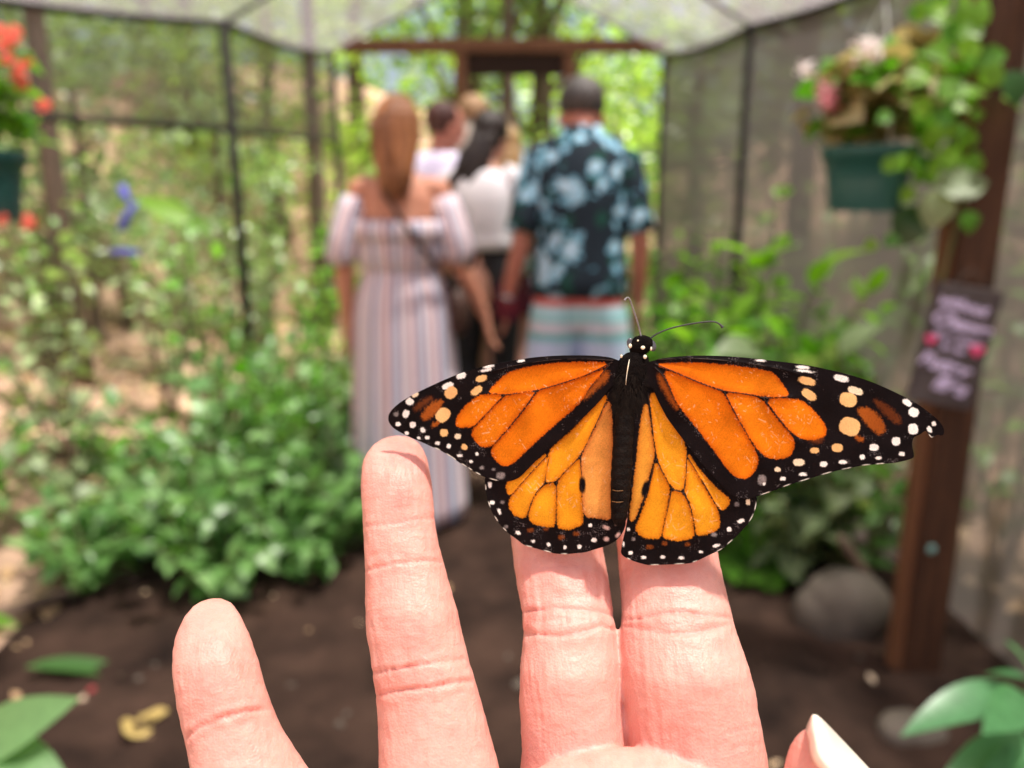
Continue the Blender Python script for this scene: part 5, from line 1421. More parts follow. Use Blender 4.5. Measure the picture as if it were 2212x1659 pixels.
# general slow unevenness of living skin
uneven = (vnoise(X, Y, 26, 41) - 0.5) * 0.14 * MM + (vnoise(X, Y, 9, 42) - 0.5) * 0.07 * MM
patch = 0.35 + 1.1 * vnoise(X, Y, 60, 51)
bend = 7.0 * vnoise(X * 0.5, Y, 38, 52)
long_l = ((vnoise(X - 0.12 * Y + bend, Y * 0.09, 4.2, 43) - 0.5) * 0.20 + (vnoise(X - 0.10 * Y + 31 + 1.6 * bend, Y * 0.10, 9.0, 47) - 0.5) * 0.12) * MM * front * patch
cross_l = (vnoise(X * 0.12 + 0.05 * Y, Y, 3.6, 44) - 0.5) * 0.12 * MM * front * (1.3 - patch)
disp = disp + (uneven + long_l + cross_l) * near
co = co + no * disp[:, None]
me.vertices.foreach_set("co", (cam_to_world(co) - HAND_AT).astype(np.float32).ravel())
# skin tone: pale with pinker pads, joints and folds
base = np.array([0.70, 0.325, 0.268]); rose = np.array([0.62, 0.145, 0.112])
red = np.clip(red + 0.42 * (vnoise(X, Y, 55, 45) - 0.30) + 0.30 * (vnoise(X, Y, 18, 46) - 0.5) + 0.16 * (vnoise(X, Y, 6, 48) - 0.5), 0, 1)
tip = np.zeros(N)
for fg in FINGERS:
    a, b = fpos(fg, Y); ins = (X > a - 8) & (X < b + 8)
    tip = np.maximum(tip, ins * np.clip(1 - (Y - fg.top) / 190, 0, 1))
red = np.clip(red + 0.26 * tip, 0, 0.85)
colr = base[None, :] * (1 - red[:, None]) + rose[None, :] * red[:, None]
at = me.attributes.new("skin", 'FLOAT_COLOR', 'POINT')
at.data.foreach_set("color", np.concatenate([colr, np.ones((N, 1))], axis=1).astype(np.float32).ravel())
me.polygons.foreach_set("use_smooth", np.ones(len(me.polygons), dtype=bool))
me.update()
hand.parent = hand_root

# thumb nail: long, pale, its free edge pointing up
m_nail, nt, out = _new("pale_nail")
p = nt.nodes.new("ShaderNodeBsdfPrincipled"); nt.links.new(p.outputs[0], out.inputs[0])
_tc = nt.nodes.new("ShaderNodeTexCoord").outputs["Object"]
nt.links.new(_mix(nt, _noise(nt, 260, 3, 0.5, _tc), (0.80, 0.66, 0.56), (0.88, 0.78, 0.66)), p.inputs["Base Color"])
p.inputs["Roughness"].default_value = 0.2
p.inputs["Coat Weight"].default_value = 0.35
p.inputs["Subsurface Weight"].default_value = 0.2; p.inputs["Subsurface Scale"].default_value = 0.002
_bn = nt.nodes.new("ShaderNodeBump"); _bn.inputs["Strength"].default_value = 0.1; _bn.inputs["Distance"].default_value = 0.0003
nt.links.new(_noise(nt, 1500, 3, 0.5, _tc, (1, 0.1, 0.1)), _bn.inputs["Height"]); nt.links.new(_bn.outputs[0], p.inputs["Normal"])
rows = [  # flank, ridge, outer edge (px, py, depth)
 [(1756.5,1543.9,.1122),(1757.6,1543.2,.1120),(1759.2,1544.2,.1122)],
 [(1751.5,1554,.1132),(1758.0,1552,.1116),(1770,1550,.1128)],
 [(1746,1565,.1136),(1759.0,1563,.1106),(1782,1561,.1134)],
 [(1740,1579,.1142),(1761.5,1578,.1090),(1799,1578,.1140)],
 [(1748,1600,.1146),(1763.5,1600,.1078),(1820,1599,.1146)],
 [(1752,1634,.1150),(1764.5,1633,.1070),(1852,1632,.1150)],
 [(1770,1660,.1150),(1781,1658,.1068),(1876,1658,.1150)],
 [(1800,1700,.1150),(1815,1698,.1072),(1912,1696,.1150)],
 [(1840,1735,.1150),(1855,1733,.1085),(1935,1728,.1145)],
]
V = []; F = []; ncol = 13
for r_ in rows:
    A, B, D = [np.array(px3(*q)) for q in r_]
    for k in range(ncol):
        t = k / (ncol - 1)
        # quadratic through flank, ridge, edge
        tb = 0.42
        l0 = (t - tb) * (t - 1) / (tb * 1.0); l1 = t * (t - 1) / (tb * (tb - 1)); l2 = t * (t - tb) / (1 - tb)
        V.append(A * l0 + B * l1 + D * l2)
for i in range(len(rows) - 1):
    for k in range(ncol - 1):
        a = i * ncol + k
        F.append((a, a + 1, a + 1 + ncol, a + ncol))
V = cam_to_world(np.array(V)) - HAND_AT
nail = obj("thumbnail", mesh_from("thumbnail", V, F, m_nail, True), hand_root)
_m = nail.modifiers.new("solid", 'SOLIDIFY'); _m.thickness = 0.00045; _m.offset = 0
_m = nail.modifiers.new("sub", 'SUBSURF'); _m.levels = 2; _m.render_levels = 2
# ================================================================== the monarch-patterned butterfly on the fingertips
BS = 1.4427; BOX, BOY = 1500.0, 1100.0            # tracing units -> photograph pixels -> 2212-wide pixels
def b2p(x, y): return (BOX + x / BS) * 0.54861, (BOY + y / BS) * 0.54861
OFFR = (2350 - 1500) * BS
D0 = 0.1315
BODY_X = 1395.0
def wing_depth(x, y, hind=False):
    """distance of the wing surface from the lens: left wing swings back, right wing forward, soft camber"""
    x = np.asarray(x, dtype=float); y = np.asarray(y, dtype=float)
    dx = x - BODY_X
    d = D0 + np.where(dx < 0, -dx / 1385 * 0.0085, -dx / 1800 * 0.0070)
    d = d + 0.0016 * (np.abs(dx) / 1500) ** 2 + (y - 900) / 700 * 0.0012
    if hind: d = d + 0.0007 - 0.0002 * np.clip(np.abs(dx) / 600, 0, 1)
    return d
def b2c(x, y, d):
    px_, py_ = b2p(np.asarray(x, dtype=float), np.asarray(y, dtype=float))
    return np.stack([(px_ - CX) / FPX * d, (CY - py_) / FPX * d, d], axis=-1)
BUT_AT = cam_to_world(b2c(np.array([1400.0]), np.array([900.0]), np.array([D0 + 0.004])))[0]
def to_local(c3): return cam_to_world(np.asarray(c3).reshape(-1, 3)) - BUT_AT

def chaikin(P, it=2, closed=True):
    P = np.array(P, dtype=float)
    for _ in range(it):
        Q = np.roll(P, -1, axis=0) if closed else P[1:]
        A = P if closed else P[:-1]
        N_ = np.empty((2 * len(A), 2)); N_[0::2] = 0.75 * A + 0.25 * Q; N_[1::2] = 0.25 * A + 0.75 * Q
        P = N_ if closed else np.vstack([P[:1], N_, P[-1:]])
    return P

def sdist(px_, py_, poly, want_near=False):
    """signed distance, positive inside"""
    P = np.stack([px_.ravel(), py_.ravel()], axis=1)
    best = np.full(len(P), 1e18); inside = np.zeros(len(P), dtype=bool)
    nearp = np.zeros_like(P)
    n = len(poly)
    for i in range(n):
        a = poly[i]; b = poly[(i + 1) % n]
        ab = b - a; L2 = (ab ** 2).sum() + 1e-12
        t = np.clip(((P - a) @ ab) / L2, 0, 1)
        q = a + t[:, None] * ab
        dd = ((P - q) ** 2).sum(axis=1)
        m = dd < best
        best = np.where(m, dd, best)
        if want_near: nearp[m] = q[m]
        cond = (a[1] > P[:, 1]) != (b[1] > P[:, 1])
        with np.errstate(divide='ignore', invalid='ignore'):
            xi = (b[0] - a[0]) * (P[:, 1] - a[1]) / (b[1] - a[1] + 1e-12) + a[0]
        inside ^= cond & (P[:, 0] < xi)
    s = np.sqrt(best) * np.where(inside, 1, -1)
    return (s, nearp) if want_near else s

def sd_local(gx, gy, poly, pad=40):
    """signed distance only near the polygon"""
    lo = poly.min(axis=0) - pad; hi = poly.max(axis=0) + pad
    m = (gx > lo[0]) & (gx < hi[0]) & (gy > lo[1]) & (gy < hi[1])
    s = np.full(gx.shape, -999.0)
    if m.any(): s[m] = sdist(gx[m], gy[m], poly)
    return s

ORANGE = np.array([0.77, 0.192, 0.004]); HIND = np.array([0.84, 0.335, 0.012]); PALE = np.array([0.76, 0.32, 0.06])
PEACH = np.array([0.86, 0.50, 0.20]); WHITE = np.array([0.93, 0.88, 0.82]); BROWN = np.array([0.36, 0.085, 0.010]); CREAM = np.array([0.90, 0.72, 0.50])
GREYW = np.array([0.30, 0.26, 0.25]); PINKW = np.array([0.72, 0.50, 0.44]); DKBR = np.array([0.13, 0.032, 0.008]); BLACK = np.array([0.0065, 0.0038, 0.0042])
CO = dict(w=WHITE, p=PEACH, c=CREAM, g=GREYW, b=BROWN, d=DKBR, k=PINKW)

m_wing, nt, out = _new("butterfly_wing")
p = nt.nodes.new("ShaderNodeBsdfPrincipled"); t_ = nt.nodes.new("ShaderNodeBsdfTranslucent"); mx = nt.nodes.new("ShaderNodeMixShader")
_a = nt.nodes.new("ShaderNodeAttribute"); _a.attribute_name = "scales"
_tc = nt.nodes.new("ShaderNodeTexCoord").outputs["Object"]
_fine = _noise(nt, 5200, 3, 0.7, _tc)
_c = _mix(nt, 1.0, _a.outputs["Color"], _ramp(nt, _fine, [(0.25, (0.78,)), (0.75, (1.16,))]), 'MULTIPLY')
nt.links.new(_c, p.inputs["Base Color"]); nt.links.new(_c, t_.inputs[0])
p.inputs["Roughness"].default_value = 0.62; p.inputs["Specular IOR Level"].default_value = 0.07
p.inputs["Sheen Weight"].default_value = 0.0; p.inputs["Sheen Roughness"].default_value = 0.4
_b = nt.nodes.new("ShaderNodeBump"); _b.inputs["Strength"].default_value = 0.35; _b.inputs["Distance"].default_value = 0.0001
nt.links.new(_noise(nt, 7000, 2, 0.6, _tc), _b.inputs["Height"]); nt.links.new(_b.outputs[0], p.inputs["Normal"])
mx.inputs[0].default_value = 0.18
nt.links.new(p.outputs[0], mx.inputs[1]); nt.links.new(t_.outputs[0], mx.inputs[2]); nt.links.new(mx.outputs[0], out.inputs[0])
m_vein = pmat("butterfly_vein", (0.014, 0.007, 0.005), (0.03, 0.012, 0.006), scale=2000, rough=0.5, spec=0.25)

butterfly = empty("butterfly", BUT_AT, 0, "orange and black monarch-like butterfly with spread wings on two raised fingertips", "butterfly")

def polyline_d(gx, gy, pts):
    pts = np.array(pts, dtype=float)
    best = np.full(gx.shape, 1e9)
    for a, b in zip(pts[:-1], pts[1:]):
        ab = b - a; L2 = (ab ** 2).sum() + 1e-9
        t = np.clip(((gx - a[0]) * ab[0] + (gy - a[1]) * ab[1]) / L2, 0, 1)
        best = np.minimum(best, np.hypot(gx - a[0] - t * ab[0], gy - a[1] - t * ab[1]))
    return best

def make_wing(name, outline, cells, fades, spots, veins, hind, seed, off, step=3.0, fringe=()):
    sh = lambda P: [(q[0] + off, q[1]) for q in P]
    poly = chaikin(sh(outline), 2)
    lo = poly.min(axis=0) - step; hi = poly.max(axis=0) + step
    ax = np.arange(lo[0], hi[0] + step, step); ay = np.arange(lo[1], hi[1] + step, step)
    gx, gy = np.meshgrid(ax, ay)
    jag = (vnoise(gx, gy, 5, seed + 1) - 0.5) * 3.0
    s, nearp = sdist(gx, gy, poly, True)
    s = s.reshape(gx.shape); nearp = nearp.reshape(gx.shape + (2,))
    s_in = s + jag * 0.6
    ins = s_in > 0
    ny_, nx_ = gx.shape
    cell = ins[:-1, :-1] | ins[1:, :-1] | ins[:-1, 1:] | ins[1:, 1:]
    used = np.zeros(gx.shape, dtype=bool)
    used[:-1, :-1] |= cell; used[1:, :-1] |= cell; used[:-1, 1:] |= cell; used[1:, 1:] |= cell
    X_ = gx.copy(); Y_ = gy.copy()
    snap = used & (s < 0)
    X_[snap] = nearp[..., 0][snap]; Y_[snap] = nearp[..., 1][snap]
    # ---- pigment
    col = np.tile(BLACK, gx.shape + (1,)).astype(float)
    n1 = vnoise(gx, gy, 7, seed + 2) - 0.5; n2 = vnoise(gx, gy, 3.2, seed + 3) - 0.5
    big = vnoise(gx, gy, 90, seed + 4) - 0.5
    col *= (1 + 0.8 * n2 + 0.6 * big)[..., None]
    # worn grey scales in the black
    g = np.random.default_rng(seed)
    speck = vnoise(gx, gy, 4.0, seed + 6) * vnoise(gx, gy, 45, seed + 7)
    sp = np.clip((speck - 0.60) * 8, 0, 1) * 0.42
    col = col * (1 - sp[..., None]) + np.array([0.26, 0.22, 0.22]) * sp[..., None]
    allmask = np.zeros(gx.shape)
    for pts, c, w in fades:
        sd_ = sd_local(gx, gy, chaikin(sh(pts), 2), 60)
        m = sstep(-w, w, sd_ + 14 * n1 + 10 * n2)
        m = m * (0.75 + 0.5 * vnoise(gx, gy, 6, seed + 9))
        col = col * (1 - np.clip(m, 0, 1)[..., None]) + CO[c] * np.clip(m, 0, 1)[..., None]
    for pts, base in cells:
        sd_ = sd_local(gx, gy, chaikin(sh(pts), 1), 60)
        m = sstep(-3.6, 3.6, sd_ + 6.0 + 7.0 * n1 + 6.0 * n2)
        edge = np.exp(-np.clip(sd_, 0, None) / 13.0)
        cc = np.tile(base, gx.shape + (1,)) * (1 - edge[..., None] * np.array([0.22, 0.42, 0.42]))
        rootd = np.clip(np.hypot(gx - BODY_X, gy - 560) / 900, 0, 1)
        streak = vnoise(gx * 0.7 + gy * 0.5, gx * 0.06, 5, seed + 31) - 0.5
        cc = cc * (1 + 0.30 * big + 0.18 * n2 + 0.12 * n1 + 0.10 * streak)[..., None] * (np.array([0.96, 0.86, 0.8]) + rootd[..., None] * np.array([0.06, 0.22, 0.5]))
        col = col * (1 - m[..., None]) + cc * m[..., None]
        allmask = np.maximum(allmask, m)
    for q in spots:
        x, y, w, h, c = q[:5]; w *= 0.94; h *= 0.94; a = R(q[5]) if len(q) > 5 else 0.0
        x += off
        mm = (np.abs(gx - x) < w + 20) & (np.abs(gy - y) < h + w + 20)
        ux = (gx[mm] - x) * math.cos(a) + (gy[mm] - y) * math.sin(a); uy = -(gx[mm] - x) * math.sin(a) + (gy[mm] - y) * math.cos(a)
        k = 2.6
        rr = (np.abs(ux / (w / 2)) ** k + np.abs(uy / (h / 2)) ** k) ** (1 / k)
        dd = (1 - rr) * min(w, h) / 2
        soft = 2.6 if c in 'wpc' else 6.0
        m = sstep(-soft, soft, dd + 3.6 * n1[mm] + 3.2 * n2[mm])[..., None]
        if c in 'gb': m = m * (0.62 if c == 'b' else 1.0) * (0.45 + 0.7 * vnoise(gx[mm], gy[mm], 5, seed + 12))[..., None]
        m = np.clip(m, 0, 1)
        tint = CO[c] * (1 + 0.18 * n2[mm])[..., None]
        col[mm] = col[mm] * (1 - m) + tint * m
    # white scale fringe on parts of the rim
    if len(fringe):
        for fx, fy, fl in fringe:
            dd = np.hypot(gx - fx - off, gy - fy)
            m = (np.exp(-(dd / fl) ** 4) * sstep(7, 3, s) * (0.5 + vnoise(gx, gy, 5, seed + 15)))[..., None]
            m = np.clip(m, 0, 1)
            col = col * (1 - m) + np.array([0.80, 0.76, 0.66]) * m
    # scratches: places where scales are rubbed off
    ys, xs = np.nonzero(allmask > 0.9)
    wear = vnoise(gx, gy, 70, seed + 40) * vnoise(gx, gy, 160, seed + 41)
    keep = wear[ys, xs] > np.quantile(wear[ys, xs], 0.45) if len(xs) else None
    if len(xs):
        ys, xs = ys[keep], xs[keep]
        for _ in range(int(len(xs) / 130)):
            i = g.integers(len(xs)); x0 = ax[xs[i]]; y0 = ay[ys[i]]
            a = g.uniform(0, math.pi); Ls = g.uniform(3, 15) if g.random() < 0.85 else g.uniform(18, 46); wv = g.uniform(0.8, 1.7)
            r_ = int((Ls + 6) / step) + 1
            i0, i1 = max(0, ys[i] - r_), min(ny_, ys[i] + r_ + 1); j0, j1 = max(0, xs[i] - r_), min(nx_, xs[i] + r_ + 1)
            lx = gx[i0:i1, j0:j1]; ly = gy[i0:i1, j0:j1]
            d_ = polyline_d(lx, ly, [(x0 - math.cos(a) * Ls / 2, y0 - math.sin(a) * Ls / 2), (x0 + math.cos(a + 0.3) * Ls / 2, y0 + math.sin(a + 0.3) * Ls / 2)])
            m = (np.exp(-(d_ / (wv * 1.7)) ** 2) * g.uniform(0.2, 0.75) * (allmask[i0:i1, j0:j1] > 0.8))[..., None]
            col[i0:i1, j0:j1] = col[i0:i1, j0:j1] * (1 - m) + np.array([0.86, 0.52, 0.26]) * m
    # ---- relief
    dep = wing_depth(X_, Y_, hind)
    vd = np.full(gx.shape, 1e9)
    for vn in veins:
        P_ = np.array(sh(vn)); lo_ = P_.min(axis=0) - 60; hi_ = P_.max(axis=0) + 60
        mm = (gx > lo_[0]) & (gx < hi_[0]) & (gy > lo_[1]) & (gy < hi_[1])
        t = vd[mm]; vd[mm] = np.minimum(t, polyline_d(gx[mm], gy[mm], P_))
    dep = dep - 0.00013 * np.exp(-(vd / 9) ** 2) + 0.00022 * (1 - np.exp(-(vd / 45) ** 2))
    dep = dep + 0.00022 * np.sin(gx * 0.021 + 0.6 * np.sin(gy * 0.013)) + 0.00006 * (vnoise(gx, gy, 40, seed + 20) - 0.5)
    idx = -np.ones(gx.shape, dtype=int); idx[used] = np.arange(used.sum())
    top = to_local(b2c(X_[used], Y_[used], dep[used]))
    bot = to_local(b2c(X_[used], Y_[used], dep[used] + 0.00011))
    nu = int(used.sum())
    ci, cj = np.nonzero(cell)
    q = np.stack([idx[ci, cj], idx[ci + 1, cj], idx[ci + 1, cj + 1], idx[ci, cj + 1]], axis=1)
    # rim
    eds = {}
    E = np.concatenate([q[:, [0, 1]], q[:, [1, 2]], q[:, [2, 3]], q[:, [3, 0]]])
    key = np.sort(E, axis=1); kk = key[:, 0].astype(np.int64) * (nu + 1) + key[:, 1]
    u_, inv, cnt = np.unique(kk, return_inverse=True, return_counts=True)
    be = E[cnt[inv] == 1]
    rim = np.stack([be[:, 1], be[:, 0], be[:, 0] + nu, be[:, 1] + nu], axis=1)
    Fq = np.concatenate([q, q[:, ::-1] + nu, rim])
    me = mesh_np(name, np.concatenate([top, bot]), Fq, m_wing, True)
    cf = col[used]
    # underside is duller and paler
    under = cf * np.array([0.75, 0.8, 0.9]) + np.array([0.05, 0.035, 0.015])
    cc = np.concatenate([cf, under]); cc = np.clip(cc, 0.002, 0.95)
    at = me.attributes.new("scales", 'FLOAT_COLOR', 'POINT')
    if len(me.vertices) == len(cc):
        at.data.foreach_set("color", np.concatenate([cc, np.ones((len(cc), 1))], axis=1).astype(np.float32).ravel())
    w_o = obj(name, me, butterfly)
    # veins as raised ribs
    for vn in veins:
        P_ = chaikin(sh(vn), 2, closed=False)
        d_ = wing_depth(P_[:, 0], P_[:, 1], hind) - 0.00006
        d_ = d_ + 0.00022 * np.sin(P_[:, 0] * 0.021 + 0.6 * np.sin(P_[:, 1] * 0.013))
        pts = to_local(b2c(P_[:, 0], P_[:, 1], d_))
        r0 = 2.7 * 0.0299 * MM
        mb = MB(); mb.tube([Vector(q_) for q_ in pts], [r0 * (1.25 - 0.5 * k / len(pts)) for k in range(len(pts))], 6)
        mb.build("vein", m_vein, w_o)
    return w_o

LFW = [(1400,480),(1330,452),(1290,440),(1200,432),(1100,431),(1000,433),(900,439),(800,452),(700,470),(600,490),(500,517),(400,553),(300,597),(200,645),(120,690),(70,730),(44,765),(40,795),(48,820),(75,850),(130,880),(190,908),(240,928),(300,957),(340,972),(400,1010),(440,1038),(480,1062),(530,1093),(560,1110),(600,1128),(640,1140),(690,1150),(730,1148),(770,1135),(800,1115),(870,1040),(940,975),(1010,915),(1100,835),(1180,755),(1240,695),(1285,640),(1310,605),(1400,585)]
LFW_cells = [
 ([(1292,480),(1200,473),(1100,475),(1000,479),(900,491),(800,511),(730,531),(690,560),(660,590),(616,637),(640,643),(700,648),(760,642),(860,628),(960,604),(1060,573),(1150,543),(1235,508)], ORANGE),
 ([(585,660),(640,655),(685,662),(660,690),(600,755),(560,795),(525,830),(480,838),(438,836),(430,815),(438,780),(470,735),(510,697),(550,670)], ORANGE),
 ([(715,665),(800,650),(872,640),(848,670),(798,740),(738,815),(678,885),(638,932),(600,948),(570,946),(545,922),(525,892),(520,868),(535,845),(590,785),(650,722),(700,676)], ORANGE),
 ([(895,638),(960,620),(1060,590),(1150,560),(1240,524),(1262,520),(1230,556),(1190,602),(1160,645),(1135,690),(1080,742),(1000,810),(930,870),(860,935),(800,990),(760,1030),(720,1056),(690,1052),(660,1032),(640,1005),(632,980),(640,950),(690,900),(740,845),(800,770),(850,705)], ORANGE),
]
LFW_fades = [
 ([(1290,515),(1300,560),(1240,610),(1190,655),(1150,690),(1165,640),(1210,585),(1260,530)], 'b', 16),
 ([(225,785),(250,735),(300,695),(350,680),(352,715),(305,770),(250,806)], 'b', 11),
 ([(180,740),(215,700),(270,668),(300,668),(265,705),(205,750)], 'd', 14),
 ([(285,830),(310,805),(330,800),(325,825),(300,845)], 'b', 9),
]
LFW_spots = [(795,463,40,15,'w',-6),(610,495,62,19,'w',-10),(598,516,68,15,'w',-12),(456,547,58,36,'w',-16),(380,604,66,36,'w',-22),(193,655,42,27,'c',-30),(163,694,44,44,'w',-50),(142,764,38,48,'w',25),(86,766,26,20,'g'),(97,823,30,24,'w'),(180,826,36,36,'w'),(147,873,24,20,'w'),(238,857,26,32,'w',-20),(215,901,18,16,'w'),(263,899,27,20,'w'),(321,931,30,20,'w'),(385,948,26,28,'w',30),(447,1001,30,16,'w'),(545,992,18,18,'w'),(512,1035,20,20,'w',40),(573,1070,26,18,'g'),(437,892,38,32,'c'),(474,952,36,34,'p',30),(358,871,48,44,'p'),(352,770,92,76,'p',-50),(398,643,78,66,'p',-45),(570,563,68,38,'p',-15),(543,632,74,42,'p',-38),
 (680,1115,50,40,'g'),(640,1080,16,12,'g')]
LFW_veins = [
 [(1315,470),(1230,514),(1150,549),(1060,580),(960,611),(880,634),(800,646),(700,656),(640,649),(590,648)],
 [(883,634),(850,685),(800,753),(740,830),(685,892),(630,945)],
 [(700,657),(655,704),(595,768),(525,838)],
 [(1300,485),(1250,540),(1195,607),(1150,665),(1100,715)],
 [(1320,460),(1200,452),(1050,452),(900,464),(760,488),(640,520)],
]
LFW_fringe = [(320,963,16),(385,998,14),(410,1017,18),(470,1060,16),(505,1078,12),(550,1106,14),(640,1142,22)]
LHW = [(1400,560),(1285,585),(1230,670),(1150,760),(1010,905),(870,1020),(720,1090),(600,1115),(590,1130),(592,1180),(600,1240),(620,1300),(645,1350),(680,1400),(720,1440),(770,1475),(815,1513),(870,1525),(920,1540),(980,1557),(1040,1563),(1100,1556),(1160,1552),(1220,1532),(1280,1515),(1330,1490),(1365,1455),(1387,1410),(1392,1375),(1385,1300),(1380,1100),(1380,800),(1370,640)]
LHW_cells = [
 ([(1298,690),(1306,760),(1312,900),(1309,1050),(1304,1200),(1303,1330),(1299,1362),(1250,1354),(1205,1350),(1165,1345),(1153,1300),(1149,1220),(1144,1120),(1141,1015),(1166,955),(1202,885),(1242,805),(1277,725)], PALE),
 ([(1283,655),(1262,722),(1226,802),(1186,882),(1146,962),(1121,1000),(1076,1050),(1026,1100),(997,1137),(960,1148),(940,1145),(940,1100),(953,1030),(966,968),(1000,937),(1060,887),(1130,818),(1200,743),(1250,684)], HIND),
 ([(945,992),(868,1070),(798,1150),(735,1226),(722,1205),(712,1166),(740,1142),(800,1112),(860,1060),(900,1022)], HIND),
 ([(956,1000),(942,1060),(931,1130),(920,1160),(888,1195),(858,1240),(838,1295),(823,1345),(790,1351),(755,1330),(735,1300),(728,1265),(746,1232),(807,1160),(877,1080)], HIND),
 ([(990,1162),(993,1240),(988,1330),(984,1398),(950,1402),(900,1395),(860,1378),(841,1355),(851,1310),(871,1250),(901,1207),(940,1170)], HIND),
 ([(1006,1152),(1041,1107),(1085,1062),(1123,1020),(1131,1060),(1135,1130),(1134,1210),(1137,1290),(1143,1350),(1142,1390),(1110,1400),(1075,1418),(1040,1415),(1006,1405),(1004,1330),(1006,1240)], HIND),
]
LHW_spots = [(1144,1168,40,96,'K'),(619,1167,24,34,'w'),(631,1268,28,22,'w'),(672,1318,18,34,'w',-20),(711,1405,20,18,'g'),(780,1440,28,20,'w',30),(865,1488,24,15,'w'),(952,1505,20,24,'w',-30),(1045,1522,18,24,'w',20),(1127,1518,26,24,'w'),(1211,1481,32,26,'w'),(1189,1398,22,20,'w'),(1280,1410,40,20,'k',20),(1280,1475,32,24,'k',20),(1345,1452,30,20,'k',-50),(1352,1380,40,16,'k',-40),(850,1425,36,24,'b'),(935,1420,30,18,'b'),(1025,1465,36,28,'b'),(1110,1445,36,24,'b'),(690,1265,20,16,'g')]
LHW_veins = [
 [(1295,640),(1268,715),(1232,800),(1194,880),(1150,970),(1130,1008)],
 [(1130,1008),(1080,1058),(1030,1112),(1000,1148),(930,1158)],
 [(930,1158),(938,1095),(955,1010),(966,960)],
 [(930,1160),(880,1208),(848,1280),(828,1355)],
 [(998,1150),(1000,1240),(996,1330),(992,1410)],
 [(1132,1010),(1139,1100),(1142,1200),(1145,1290),(1152,1395)],
 [(956,988),(878,1072),(802,1155),(728,1232)],
]
LHW_fringe = [(592,1180,14),(610,1280,16),(650,1362,16),(700,1425,14),(840,1520,18),(945,1550,20),(1040,1566,18)]
RFW = [(230,490),(320,462),(360,450),(450,438),(550,432),(650,433),(750,437),(850,445),(950,456),(1050,468),(1150,480),(1250,498),(1350,520),(1450,545),(1550,577),(1650,620),(1750,668),(1830,712),(1900,765),(1950,810),(1972,845),(1974,878),(1958,890),(1930,880),(1905,904),(1888,888),(1872,858),(1855,866),(1838,880),(1808,892),(1795,905),(1790,940),(1800,985),(1803,1015),(1750,1030),(1700,1042),(1640,1047),(1580,1052),(1500,1058),(1430,1075),(1370,1085),(1300,1105),(1230,1125),(1180,1142),(1130,1155),(1080,1172),(1020,1195),(960,1217),(900,1237),(860,1246),(810,1242),(770,1230),(740,1205),(690,1150),(640,1095),(580,1030),(520,950),(460,870),(400,790),(360,715),(335,660),(318,612),(230,600)]
RFW_cells = [
 ([(345,488),(400,481),(500,478),(600,480),(700,487),(800,498),(900,512),(980,528),(1012,546),(1036,580),(1061,615),(1088,652),(1060,661),(980,662),(900,652),(820,640),(740,628),(650,603),(560,568),(470,528),(400,503)], ORANGE),
 ([(967,687),(1040,679),(1120,685),(1170,696),(1210,730),(1250,770),(1285,815),(1302,860),(1290,890),(1240,906),(1190,906),(1142,890),(1102,858),(1062,813),(1017,753)], ORANGE),
 ([(738,648),(800,654),(870,665),(933,682),(983,747),(1038,817),(1088,877),(1118,917),(1115,960),(1095,1000),(1050,1015),(1000,1015),(955,1000),(922,965),(882,913),(842,843),(793,755),(758,692)], ORANGE),
 ([(395,520),(470,548),(560,588),(650,621),(713,646),(737,692),(777,767),(827,852),(867,922),(903,987),(915,1030),(900,1080),(870,1115),(835,1131),(790,1115),(750,1085),(700,1010),(640,930),(580,850),(520,780),(465,708),(440,655),(415,590),(390,548)], ORANGE),
]
RFW_fades = [
 ([(345,530),(375,560),(410,625),(440,690),(470,740),(440,730),(400,670),(360,600)], 'b', 18),
 ([(1475,735),(1520,722),(1580,750),(1628,810),(1640,860),(1610,888),(1560,850),(1508,795)], 'b', 12),
 ([(1560,675),(1620,697),(1690,745),(1738,808),(1705,825),(1640,772)], 'd', 14),
 ([(1465,890),(1500,890),(1522,915),(1500,925),(1470,908)], 'b', 10),
 ([(1180,905),(1290,890),(1280,925),(1230,930)], 'd', 14),
]
RFW_spots = [(928,461,62,13,'w',3),(1172,499,80,20,'w',4),(1182,521,96,14,'w',7),(1388,563,88,40,'w',12),(1468,632,94,42,'c',17),(1428,684,104,84,'p',15),(1193,577,102,46,'p',14),(1205,655,94,52,'p',34),(1437,836,124,108,'p',20),(1366,957,66,50,'p'),(1237,972,52,34,'p'),(1148,1040,66,42,'c'),(1027,1080,34,28,'c'),(938,1140,50,60,'g'),(950,1163,16,16,'w'),(1057,1132,34,22,'w'),(1170,1107,42,20,'w'),(1288,1050,44,32,'w'),(1397,1038,46,24,'w'),(1508,1010,32,30,'w'),(1575,955,54,40,'w'),(1600,1015,34,20,'w'),(1700,920,50,50,'w'),(1732,992,34,26,'w'),(1797,850,60,64,'w'),(1800,755,60,54,'w',20),(1763,700,60,34,'w',32),(1915,820,26,26,'w'),(1890,853,26,40,'w',-30)]
RFW_veins = [
 [(330,480),(400,508),(470,538),(560,578),(650,612),(725,637),(820,647),(900,659),(946,675),(1040,670),(1110,668)],
 [(725,640),(770,730),(830,848),(880,925),(918,985),(932,1018)],
 [(948,676),(1000,747),(1060,827),(1120,905),(1135,918)],
 [(330,500),(378,545),(408,605),(440,680),(490,755)],
 [(345,455),(550,447),(750,462),(920,486),(1060,512),(1160,540)],
]
RFW_fringe = [(960,1216,24),(1080,1172,20),(1180,1142,26),(1305,1103,26),(1420,1078,24),(1530,1055,22),(1610,1051,22),(1895,890,14)]
